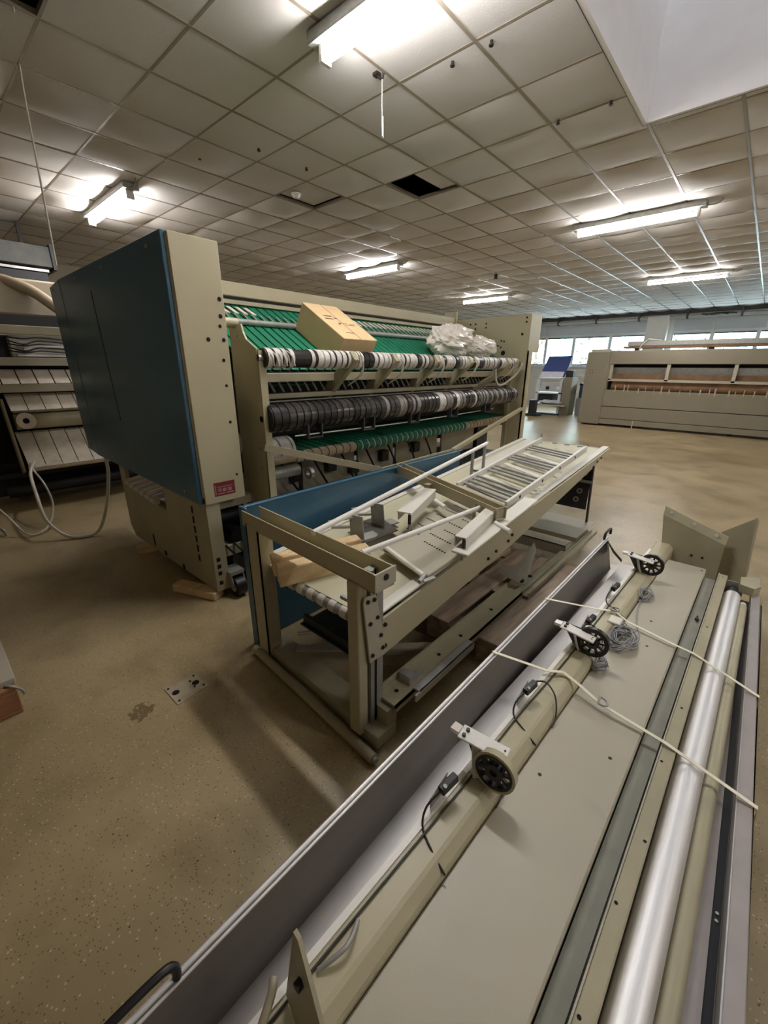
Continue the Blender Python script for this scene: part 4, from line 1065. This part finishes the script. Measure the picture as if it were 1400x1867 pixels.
# beam with guide wheels
BX, BS = -0.449, 0.0361
wbm = thing('guide_wheel_beam', 'beige steel beam with spoked guide wheels lying in the hood', 'beam', (-0.40, 1.4, 0.2))
ya, yb = -0.42, 3.30
def bp(o, y, z): return V((BX+BS*y+o, y, z))
prof = [(0.0, 0.203), (0.0, 0.345), (0.078, 0.345), (0.105, 0.315), (0.105, 0.203)]
part('beam', MB().prism([bp(o, ya, z) for o, z in prof], bp(0, yb, 0)-bp(0, ya, 0)), M['beige'], wbm, bevel=0.006)
part('base_strip', MB().prism([bp(o, ya, z) for o, z in ((-0.118, 0.204), (-0.116, 0.250), (-0.02, 0.262), (0.0, 0.30), (0.0, 0.204))], bp(0, 2.95, 0)-bp(0, ya, 0)), M['alu_grey'], wbm, 'bright aluminium strip')
part('upper_strip', MB().prism([bp(o, ya, z) for o, z in ((-0.006, 0.30), (-0.006, 0.349), (0.010, 0.349), (0.010, 0.345))], bp(0, 3.1, 0)-bp(0, ya, 0)), M['white_metal'], wbm)
part('beam_cable', MB().tube([bp(0.022, ya, 0.349), bp(0.022, 0.4, 0.349), bp(0.025, 0.8, 0.349), bp(0.02, 1.15, 0.349), bp(0.028, 1.6, 0.349), bp(0.022, 2.3, 0.349), bp(0.022, 3.0, 0.349)], 0.0028, 6), M['cable_dark'], wbm)
for y in (0.30, 0.62, 1.13, 1.28, 1.62, 2.05):
    q = bp(0.107, y, 0.285)
    part('stud', MB().cyl(q, q+V((0.014, 0, 0)), 0.007, 8), M['bolt'], wbm)
def wheel(y, tilt, zc, rimmat, back=True):
    c = bp(0.085, y, zc)
    ax = V((math.sin(tilt), -math.cos(tilt), 0.06)).normalized()
    w = part('guide_wheel', MB().ring(c-ax*0.011, c+ax*0.011, 0.064, 0.055, 28), M[rimmat], wbm)
    part('rim', MB().ring(c-ax*0.009, c+ax*0.0115, 0.056, 0.047, 28), M['band_dark'], w)
    part('hub', MB().ring(c-ax*0.012, c+ax*0.012, 0.027, 0.011, 20), M['dark_metal'], w)
    a = ax.orthogonal().normalized(); b = ax.cross(a)
    sp = MB()
    for k in range(10):
        d = a*math.cos(2*PI*k/10)+b*math.sin(2*PI*k/10)
        sp.beam(c+d*0.024, c+d*0.049, 0.009, 0.010, tuple(ax))
    part('spokes', sp, M['band_dark'], w)
    part('axle', MB().cyl(c-ax*0.02, c+ax*0.006, 0.011, 10), M['dark_bolt'], w)
    # arm
    P = c+V((-0.125, 0.012, 0.050)); Q = c+V((0.02, 0.030, 0.045))
    if not back: P = c+V((-0.125, -0.030, 0.045)); Q = c+V((0.012, -0.030, 0.030))
    am = part('wheel_arm', MB().beam(P, Q, 0.055, 0.007), M['white_metal'], wbm, bevel=0.002)
    for s in (-0.012, 0.012):
        part('screw', MB().cyl(P+V((0.018, s, 0.003)), P+V((0.018, s, 0.010)), 0.006, 8), M['black'], am)
        part('rivet', MB().cyl(Q+V((-0.012, s*0.6, 0.003)), Q+V((-0.012, s*0.6, 0.006)), 0.003, 6), M['dark_bolt'], am)
    part('clear_tab', MB().beam(P+V((-0.028, 0, 0.0)), P+V((0.0, 0, 0.0)), 0.030, 0.012), M['film'], am)
    part('side_plate', MB().prism([P+V((-0.01, 0.024, 0)), P+V((0.07, 0.024, 0)), c+V((-0.03, 0.036, -0.075)), c+V((-0.07, 0.036, -0.085))], (0, 0.005, 0)), M['dark_metal'], am)
    part('stay', MB().beam(P+V((0.05, 0.0, -0.006)), c+V((-0.05, -0.01, -0.06)), 0.022, 0.005), M['white_metal'], am)
wheel(0.865, 0.06, 0.405, 'beige')
wheel(1.684, 0.04, 0.405, 'band_dark', False)
wheel(2.690, 0.02, 0.405, 'band_dark', False)
def sensor(y, o=0.0):
    c = bp(0.004+o, y, 0.395)
    s = part('sensor', MB().beam(c+V((0, -0.03, 0)), c+V((0.012, 0.03, 0.012)), 0.022, 0.024), M['black'], wbm, bevel=0.003)
    part('sensor_bracket', MB().prism([c+V((-0.014, -0.055, -0.075)), c+V((-0.014, -0.06, -0.01)), c+V((-0.014, 0.02, 0.012)), c+V((-0.014, 0.0, -0.05))], (0.003, 0.003, 0)), M['galv'], s)
    part('sensor_lens', MB().cyl(c+V((0.006, -0.02, 0.012)), c+V((0.008, -0.02, 0.019)), 0.006, 8), M['bolt'], s)
    part('sensor_tail', MB().tube([c+V((0, -0.03, 0)), c+V((-0.012, -0.075, -0.02)), c+V((0.0, -0.11, -0.045)), c+V((0.05, -0.14, -0.05)), c+V((0.10, -0.15, -0.075))], 0.003, 6), M['cable_dark'], s)
sensor(0.745); sensor(1.255); sensor(1.86, 0.01); sensor(2.27)
for y in (0.86, 1.25, 1.76):
    part('cable_loop', MB().tube([bp(-0.01, y+0.09, 0.36), bp(0.03, y+0.10, 0.375), bp(0.08, y+0.07, 0.36), bp(0.108, y+0.02, 0.32), bp(0.112, y-0.02, 0.305)], 0.003, 6), M['cable_dark'], wbm)
# end bracket of the beam near the viewer
nb_ = part('end_bracket', MB().prism([(-0.408, 0.225, 0.552), (-0.395, 0.225, 0.545), (-0.30, 0.20, 0.44), (-0.255, 0.19, 0.35), (-0.36, 0.19, 0.35), (-0.425, 0.205, 0.36)], (0, 0.008, 0)), M['beige_old'], wbm)
part('bolt', MB().cyl((-0.375, 0.215, 0.475), (-0.375, 0.20, 0.475), 0.009, 10), M['dark_bolt'], nb_)
part('hook_rod', MB().tube([(-0.435, 0.19, 0.425), (-0.42, 0.175, 0.425), (-0.40, 0.13, 0.40), (-0.39, 0.10, 0.36)], 0.008, 8), M['beige_old'], wbm)
part('clip', MB().tube([bp(0.03, 0.27, 0.35), bp(0.05, 0.33, 0.365), bp(0.03, 0.38, 0.352)], 0.005, 6), M['galv'], wbm)

# flat enamelled cover sheet
sc_ = thing('cover_sheet', 'wide flat grey beige enamelled cover sheet lying beside the wheel beam', 'metal sheet', (-0.2, 1.4, 0.2))
def sR(y, z): return ln(-0.071, 0.0164, y, z)
pA, pB = -0.42, 3.12
part('sheet', MB().hexa([(BX+0.107+BS*pA, pA, 0.203), sR(pA, 0.203), sR(pB, 0.203), (BX+0.107+BS*pB, pB, 0.203), (BX+0.107+BS*pA, pA, 0.300), sR(pA, 0.300), sR(pB, 0.300), (BX+0.107+BS*pB, pB, 0.300)]), M['sheet'], sc_, bevel=0.005)
for y, o in ((1.24, -0.055), (1.98, -0.10), (2.22, -0.13), (3.07, -0.02), (1.03, -0.2)):
    q = sR(y, 0.2995)+V((o, 0, 0))
    part('screw_hole', MB().cyl(q, q+V((0, 0, 0.0012)), 0.006, 8), M['dark_bolt'], sc_)
# galvanised strip and beige angle
gs = solo('galvanised_strip', MB().hexa([ln(-0.067, .0164, pA, .202), ln(-0.024, .0201, pA, .202), ln(-0.024, .0201, 3.05, .202), ln(-0.067, .0164, 3.05, .202), ln(-0.067, .0164, pA, .268), ln(-0.024, .0201, pA, .268), ln(-0.024, .0201, 3.05, .268), ln(-0.067, .0164, 3.05, .268)]), M['strip'], 'narrow greenish grey galvanised strip between cover sheet and beige angle', 'strip', (-0.04, 1.4, 0.2))
ap = thing('angle_profile', 'long beige steel angle lying beside the galvanised strip', 'angle profile', (0.02, 1.4, 0.2))
part('profile', MB().hexa([ln(-0.018, .0201, pA, .203), ln(0.022, .0217, pA, .203), ln(0.022, .0217, 3.10, .203), ln(-0.018, .0201, 3.10, .203), ln(-0.018, .0201, pA, .300), ln(0.022, .0217, pA, .300), ln(0.022, .0217, 3.10, .300), ln(-0.018, .0201, 3.10, .300)]), M['beige_old'], ap, bevel=0.004)
part('edge_fold', MB().beam(ln(-0.017, .0201, pA, .301), ln(-0.017, .0201, 3.1, .301), 0.004, 0.006), M['sheet'], ap)
for y, o in ((1.03, .03), (1.34, .012), (1.65, .02), (0.83, .012), (2.35, .02), (0.58, .012), (3.05, .02)):
    q = ln(-0.018+o, 0.021, y, 0.2995)
    part('hole', MB().cyl(q, q+V((0, 0, 0.0012)), 0.0045, 8), M['void'], ap)
q = ln(-0.04, 0.018, 2.45, 0.268)
solo('wing_nut', MB().cyl(q, q+V((0, 0, .012)), 0.008, 8).box(q.x-0.004, q.x+0.004, q.y-0.022, q.y+0.022, q.z+0.008, q.z+0.016), M['dark_bolt'], 'small dark nut lying on the galvanised strip', 'nut', tuple(q))
# bright curved trough
bt = thing('bright_roller', 'shiny bare aluminium roller tube between beige angle and pipe', 'roller', (0.09, 1.4, 0.2))
m = MB(); n = 14; P_ = []; Q_ = []
m.cyl(ln(0.0655, .0212, pA, .2415), ln(0.0655, .0212, 2.93, .2415), 0.041, 28)
part('tube', m, M['alu'], bt)
part('end_sleeve', MB().cyl(ln(0.0655, .0212, 2.935, .2415), ln(0.0655, .0212, 3.03, .2415), 0.030, 20), M['dark_metal'], bt)
part('end_plate', MB().beam(ln(0.022, .0212, 3.04, .25), ln(0.11, .0212, 3.05, .25), 0.006, 0.09), M['zinc'], bt)
pp = thing('beige_pipe', 'thin beige painted pipe lying beside the shiny roller', 'pipe', (0.14, 1.4, 0.2))
part('pipe', MB().cyl(ln(0.1295, .0185, pA, .2255), ln(0.1295, .0185, 2.86, .2255), 0.0225, 18), M['beige_old'], pp)
part('end_cap', MB().cyl(ln(0.1295, .0185, 2.86, .2255), ln(0.1295, .0185, 2.90, .2255), 0.017, 14), M['band_white'], pp)
sp_ = thing('side_profile', 'grey rail with a dark groove along the right side of the hood', 'rail', (0.23, 1.4, 0.2))
part('flat_web', MB().hexa([ln(0.155, .0155, pA, .201), ln(0.203, -.0054, pA, .201), ln(0.203, -.0054, 2.9, .201), ln(0.155, .0100, 2.9, .201), ln(0.155, .0155, pA, .212), ln(0.203, -.0054, pA, .212), ln(0.203, -.0054, 2.9, .212), ln(0.155, .0100, 2.9, .212)]), M['grey_rail'], sp_)
part('groove', MB().hexa([ln(0.204, -.0054, pA, .201), ln(0.221, -.0035, pA, .201), ln(0.221, -.0035, 2.9, .201), ln(0.204, -.0054, 2.9, .201), ln(0.204, -.0054, pA, .206), ln(0.221, -.0035, pA, .206), ln(0.221, -.0035, 2.9, .206), ln(0.204, -.0054, 2.9, .206)]), M['black'], sp_)
part('rail', MB().hexa([ln(0.224, -.0035, pA, .201), ln(0.266, -.0048, pA, .201), ln(0.266, -.0048, 3.32, .201), ln(0.224, -.0035, 3.32, .201), ln(0.224, -.0035, pA, .25), ln(0.266, -.0048, pA, .25), ln(0.266, -.0048, 3.32, .25), ln(0.224, -.0035, 3.32, .25)]), M['grey_rail'], sp_, bevel=0.003)
part('edge_strip', MB().beam(ln(0.2245, -.0035, pA, .251), ln(0.2245, -.0035, 3.3, .251), 0.003, 0.006), M['zinc'], sp_)
for y in (1.02, 1.04):
    q = ln(0.212, -.004, y, .206)
    part('rivet', MB().cyl(q, q+V((0, 0, .003)), 0.004, 8), M['bolt'], sp_)
part('corner_bracket', MB().prism([(0.150, 3.0, 0.255), (0.215, 2.98, 0.255), (0.245, 3.05, 0.255), (0.20, 3.16, 0.255), (0.150, 3.12, 0.255)], (0, 0, 0.05)), M['beige_old'], sp_)
# end plates standing at the far end
e1 = thing('end_plate', 'bent beige grey steel end plate with bolt holes at the far end', 'plate', (-0.13, 3.32, 0))
part('plate', MB().prism([(-0.287, 3.30, 0.0), (-0.287, 3.30, 0.236), (-0.331, 3.30, 0.545), (0.036, 3.30, 0.42), (0.036, 3.30, 0.0)], (0, 0.008, 0)), M['beige_old'], e1)
part('flange', MB().hexa([(-0.331, 3.30, 0.545), (0.036, 3.30, 0.42), (0.036, 3.31, 0.42), (-0.331, 3.31, 0.545), (-0.332, 3.325, 0.60), (0.040, 3.325, 0.472), (0.040, 3.335, 0.472), (-0.332, 3.335, 0.60)]), M['beige_old'], e1)
for x, z in ((-0.29, 0.565), (-0.15, 0.518), (-0.02, 0.47)):
    part('bolt_hole', MB().cyl((x, 3.306, z), (x, 3.31, z), 0.011, 10), M['cream'], e1)
for x, z in ((-0.12, 0.30), (-0.06, 0.30)):
    part('bolt_hole', MB().cyl((x, 3.297, z), (x, 3.30, z), 0.008, 8), M['dark_bolt'], e1)
e2 = thing('end_plate', 'triangular beige grey end plate leaning behind the bent plate', 'plate', (0.1, 3.4, 0))
part('plate', MB().prism([(0.0, 3.40, 0.0), (0.0, 3.40, 0.475), (0.150, 3.36, 0.625), (0.185, 3.32, 0.21), (0.185, 3.32, 0.0)], (0.002, 0.010, 0)), M['beige_old'], e2)
part('rib', MB().beam((0.152, 3.352, 0.61), (0.178, 3.318, 0.26), 0.006, 0.015), M['sheet'], e2)

# straps
def strap(pts, lb):
    m = MB()
    for a, b in zip(pts, pts[1:]): m.beam(a, b, 0.014, 0.002)
    t = thing('tie_strap', lb, 'strap', tuple(pts[0]), 'cream tie straps')
    part('band', m, M['strap'], t)
    return t
s1 = strap([(-0.577, 1.31, 0.15), (-0.575, 1.31, 0.43), (-0.395, 1.43, 0.365), (-0.345, 1.47, 0.36), (-0.28, 1.46, 0.345), (-0.19, 1.43, 0.330), (0.02, 1.415, 0.312), (0.268, 1.40, 0.256), (0.275, 1.40, 0.15)], 'front cream strap with a buckle tied across the bundle')
part('buckle', MB().tube([(-0.20, 1.45, 0.345), (-0.175, 1.44, 0.345), (-0.17, 1.415, 0.345), (-0.195, 1.41, 0.345), (-0.20, 1.45, 0.345)], 0.004, 6), M['galv'], s1)
s2 = strap([(-0.577, 1.85, 0.15), (-0.573, 1.85, 0.43), (-0.38, 2.05, 0.36), (-0.31, 2.09, 0.358), (-0.245, 2.09, 0.325), (-0.05, 2.05, 0.316), (0.03, 2.04, 0.312), (0.262, 1.99, 0.256), (0.272, 1.99, 0.15)], 'rear cream strap tied across the bundle')
part('buckle', MB().tube([(-0.33, 2.11, 0.365), (-0.30, 2.11, 0.368), (-0.295, 2.085, 0.365), (-0.325, 2.08, 0.365), (-0.33, 2.11, 0.365)], 0.004, 6), M['galv'], s2)
# cable tangles on the sheet
def tangle(c, rx, ry, rz, n, lb, seed):
    rr = random.Random(seed); m = MB()
    for k in range(n):
        a0 = rr.uniform(0, 2*PI); pts = []
        ex, ey, ez = rr.uniform(.5, 1), rr.uniform(.5, 1), rr.uniform(.2, 1)
        ox, oy = rr.uniform(-.3, .3)*rx, rr.uniform(-.3, .3)*ry
        for q in range(8):
            a = a0+q*0.85
            pts.append((c[0]+ox+rx*ex*math.cos(a), c[1]+oy+ry*ey*math.sin(a), max(0.303, c[2]+rz*ez*math.sin(a*1.5+k))))
        m.tube(pts, 0.0028, 5, 3)
    solo('cable_tangle', m, M['cable'], lb, 'cables', c, 'cable tangles on the cover sheet')
tangle((-0.235, 1.93, 0.325), 0.055, 0.10, 0.03, 15, 'biggest grey cable tangle lying on the sheet beside the small junction box', 1)
tangle((-0.245, 2.46, 0.32), 0.035, 0.075, 0.02, 8, 'grey cable coil on the sheet nearest the far end plates', 2)
tangle((-0.265, 1.68, 0.315), 0.03, 0.055, 0.015, 6, 'small grey cable loops on the sheet under the middle wheel', 3)
solo('loose_cable', MB().tube([(-0.25, 2.45, 0.31), (-0.24, 2.30, 0.304), (-0.215, 2.15, 0.304), (-0.18, 2.02, 0.304), (-0.20, 1.93, 0.31)], 0.003, 6), M['cable'], 'single grey cable running between two cable tangles', 'cable', (-0.22, 2.2, 0.3))
jb = thing('junction_box', 'small cream junction box beside the big cable tangle', 'junction box', (-0.285, 2.02, 0.3))
part('box', MB().box(-0.318, -0.262, 1.99, 2.06, 0.301, 0.352), M['cream'], jb, bevel=0.004)
part('cable_gland', MB().cyl((-0.272, 1.992, 0.325), (-0.268, 1.97, 0.325), 0.009, 8), M['black'], jb)

# ------------------------------------------------------------------ long ironer at the back right
ir = thing('flatwork_ironer', 'long grey beige flatwork ironer standing in front of the windows', 'ironer', (-1.2, 13.3, 0))
IY = 12.6; XE = 1.6
part('end_cabinet', MB().box(-3.79, -3.24, IY-0.06, 14.2, 0.04, 1.905), M['ironer'], ir, bevel=0.02)
part('cabinet_cap', MB().box(-3.72, -3.24, IY, 14.1, 1.905, 1.97), M['sheet'], ir)
part('top_cover', MB().box(-3.24, XE, IY-0.04, 13.2, 1.60, 1.93), M['ironer'], ir, bevel=0.01)
part('back_body', MB().box(-3.24, XE, 13.0, 14.2, 0.1, 1.9), M['dark_metal'], ir)
part('inner_panel', MB().box(-3.2, XE, IY+0.18, IY+0.2, 1.36, 1.52), M['galv'], ir)
part('felt_strip', MB().box(-3.2, XE, IY+0.10, IY+0.2, 1.22, 1.36), M['brown'], ir)
part('bar', MB().box(-3.24, XE, IY-0.02, IY+0.04, 1.18, 1.235), M['sheet'], ir)
part('padded_roll', MB().cyl((-3.1, IY+0.16, 1.05), (XE, IY+0.16, 1.05), 0.14, 20), M['brown'], ir, 'brown padded ironing roll')
for x in (-3.16, -1.883, -0.592, 0.70):
    part('divider', MB().box(x-0.035, x+0.035, IY-0.02, IY+0.06, 1.2, 1.61), M['sheet'], ir)
part('divider', MB().box(-3.24, -3.20, IY-0.03, IY+0.1, 0.93, 1.61), M['ironer'], ir)
for k, (z0, z1) in enumerate(((0.53, 0.955), (0.21, 0.515), (0.06, 0.197))):
    part('front_panel', MB().box(-3.24, XE, IY-0.03, IY+0.02, z0, z1), M['ironer'], ir, bevel=0.006)
rr_ = random.Random(5)
tg = MB()
for k in range(24):
    x = -3.0+k*0.18+rr_.uniform(-.05, .05)
    tg.box(x, x+rr_.uniform(.01, .03), IY-0.035, IY-0.02, 0.90, 1.0+rr_.uniform(0, .1))
part('tape_ends', tg, M['tan_belt'], ir, stuff=True)
for x in (-2.6, -0.4, 1.3):
    part('foot', MB().cyl((x, IY+0.3, 0), (x, IY+0.3, 0.1), 0.05, 10), M['dark_metal'], ir)
part('foot', MB().box(-3.7, -3.3, 12.75, 14.1, 0, 0.05), M['dark_metal'], ir)
part('hanging_tape', MB().box(-2.42, -2.405, IY-0.04, IY-0.035, -0.0+0.005, 0.20), M['cable_white'], ir)
for y, z in ((12.53, 1.45), (12.53, 1.38)):
    for x in (-3.66, -3.60):
        part('bolt', MB().cyl((x, y+0.01, z), (x, y+0.02, z), 0.014, 8), M['dark_bolt'], ir)
tr2 = thing('roller_board', 'long board with brown edge lying on top of the ironer', 'board', (-0.8, 13.0, 2.0))
part('board', MB().box(-2.92, XE, 12.75, 13.15, 2.04, 2.15), M['galv'], tr2, bevel=0.006)
part('brown_edge', MB().box(-3.0, XE, 12.74, 13.1, 1.985, 2.035), M['brown'], tr2)
for x in (-2.75, -1.2, 0.4):
    part('support', MB().box(x, x+0.1, 12.8, 13.0, 1.93, 1.985), M['dark_bolt'], tr2)
solo('white_hook', MB().tube([(-2.62, 12.72, 1.94), (-2.60, 12.71, 2.03), (-2.48, 12.71, 2.17), (-2.44, 12.72, 2.19), (-2.2, 12.9, 2.165)], 0.014, 7), M['cable_white'], 'white bent strap end sticking up on the ironer top', 'strap', (-2.6, 12.72, 1.94))

# ------------------------------------------------------------------ work stand by the window
ws = thing('work_stand', 'grey work stand with shelves by the left windows', 'stand', (-5.3, 14.6, 0))
part('post', MB().box(-5.86, -5.78, 14.4, 14.5, 0, 1.18), M['frame'], ws)
part('post', MB().box(-5.08, -5.0, 14.4, 14.5, 0, 1.18), M['frame'], ws)
part('side_panel', MB().box(-4.98, -4.72, 14.45, 15.0, 0, 1.22), M['ironer'], ws)
part('top', MB().box(-5.88, -4.98, 14.4, 15.0, 1.15, 1.19), M['frame'], ws)
part('shelf', MB().box(-5.86, -5.0, 14.4, 15.0, 0.68, 0.72), M['frame'], ws)
part('control_panel', MB().box(-5.72, -5.05, 14.5, 14.53, 0.74, 1.03), M['grey_panel'], ws)
part('knob', MB().cyl((-5.50, 14.47, 0.86), (-5.50, 14.5, 0.86), 0.06, 14), M['black'], ws)
part('knob', MB().cyl((-5.15, 14.47, 0.86), (-5.15, 14.5, 0.86), 0.05, 14), M['white_metal'], ws)
part('dark_box', MB().box(-5.80, -5.30, 14.5, 15.0, 0.40, 0.66), M['black'], ws)
part('lower_shelf', MB().box(-5.88, -4.80, 14.2, 14.95, 0.30, 0.34), M['sheet'], ws)
part('base', MB().box(-5.86, -5.0, 14.3, 14.95, 0.0, 0.05), M['dark_metal'], ws)
solo('folded_linen', crumple((-5.35, 14.55, 0.41), 0.42, 0.28, 0.065, 21, 28, 12), M['linen'], 'rumpled white linen lying on the low shelf of the work stand', 'linen', (-5.35, 14.55, 0.35))
sl = thing('blue_backrest', 'dark blue slanted padded board on top of the work stand', 'board', (-5.4, 14.6, 1.19))
part('board', MB().hexa([(-5.85, 14.5, 1.20), (-5.02, 14.5, 1.20), (-5.02, 14.56, 1.20), (-5.85, 14.56, 1.20), (-5.72, 14.85, 1.86), (-4.95, 14.85, 1.88), (-4.95, 14.91, 1.88), (-5.72, 14.91, 1.86)]), M['navy'], sl, bevel=0.01)
part('pale_foot', MB().hexa([(-5.83, 14.47, 1.20), (-5.06, 14.47, 1.20), (-5.06, 14.5, 1.20), (-5.83, 14.5, 1.20), (-5.80, 14.585, 1.38), (-5.05, 14.585, 1.38), (-5.05, 14.60, 1.38), (-5.80, 14.60, 1.38)]), M['linen'], sl)
solo('black_case', MB().box(-4.97, -4.74, 14.5, 14.7, 1.222, 1.42), M['black'], 'small black case on the stand beside the blue board', 'case', (-4.85, 14.6, 1.22), None, 0.01)
sb = thing('storage_crate', 'dark blue crate on a grey base beside the ironer end', 'crate', (-4.4, 15.2, 0))
part('crate', MB().box(-4.62, -4.0, 15.0, 15.6, 0.55, 0.95), M['navy'], sb, bevel=0.01)
part('base', MB().box(-4.66, -3.96, 14.96, 15.64, 0.0, 0.55), M['grey_panel'], sb, bevel=0.01)
part('lid', MB().box(-4.64, -3.98, 14.98, 15.62, 0.95, 1.02), M['black'], sb, bevel=0.01)
ub = thing('dark_stool', 'low dark base on the floor behind the far upright of the machine', 'base', (-5.6, 13.6, 0))
part('foot', MB().box(-5.75, -5.35, 13.5, 13.9, 0, 0.08), M['black'], ub, bevel=0.01)
part('column', MB().box(-5.70, -5.50, 13.6, 13.8, 0.08, 0.5), M['black'], ub)

# ------------------------------------------------------------------ left edge: pallet with pale board, floor plate
pallet('wooden_pallet', -3.40, -0.79, 1.2, 0.8, M['wood_red'], M['wood_red'], 'reddish wooden pallet corner at the left picture edge', along_y=False)
lbp = thing('pale_board', 'pale board lying on the reddish pallet at the left edge', 'board', (-2.8, -0.4, 0.144))
part('board', MB().box(-3.38, -2.225, -0.75, 0.018, 0.145, 0.175), M['sheet'], lbp, bevel=0.003)
part('metal_strap', MB().tube([(-2.24, -0.03, 0.15), (-2.20, 0.0, 0.15), (-2.195, 0.025, 0.12), (-2.20, 0.03, 0.09)], 0.006, 6), M['galv'], lbp)
an = thing('floor_anchor_plate', 'cement patch with two round anchor holes in the floor', 'floor plate', (-1.79, 0.57, 0))
part('plate', MB().prism([(-1.865, 0.492, 0.0005), (-1.713, 0.494, 0.0005), (-1.733, 0.650, 0.0005), (-1.867, 0.643, 0.0005)], (0, 0, 0.004)), M['concrete'], an)
for x, y in ((-1.80, 0.52), (-1.795, 0.615)):
    part('anchor_hole', MB().cyl((x, y, 0.0046), (x, y, 0.0056), 0.017, 14), M['void'], an)
for x, y in ((-1.85, 0.505), (-1.735, 0.51), (-1.75, 0.635), (-1.85, 0.63), (-1.772, 0.60), (-1.825, 0.60)):
    part('screw', MB().cyl((x, y, 0.0046), (x, y, 0.007), 0.006, 8), M['dark_bolt'], an)
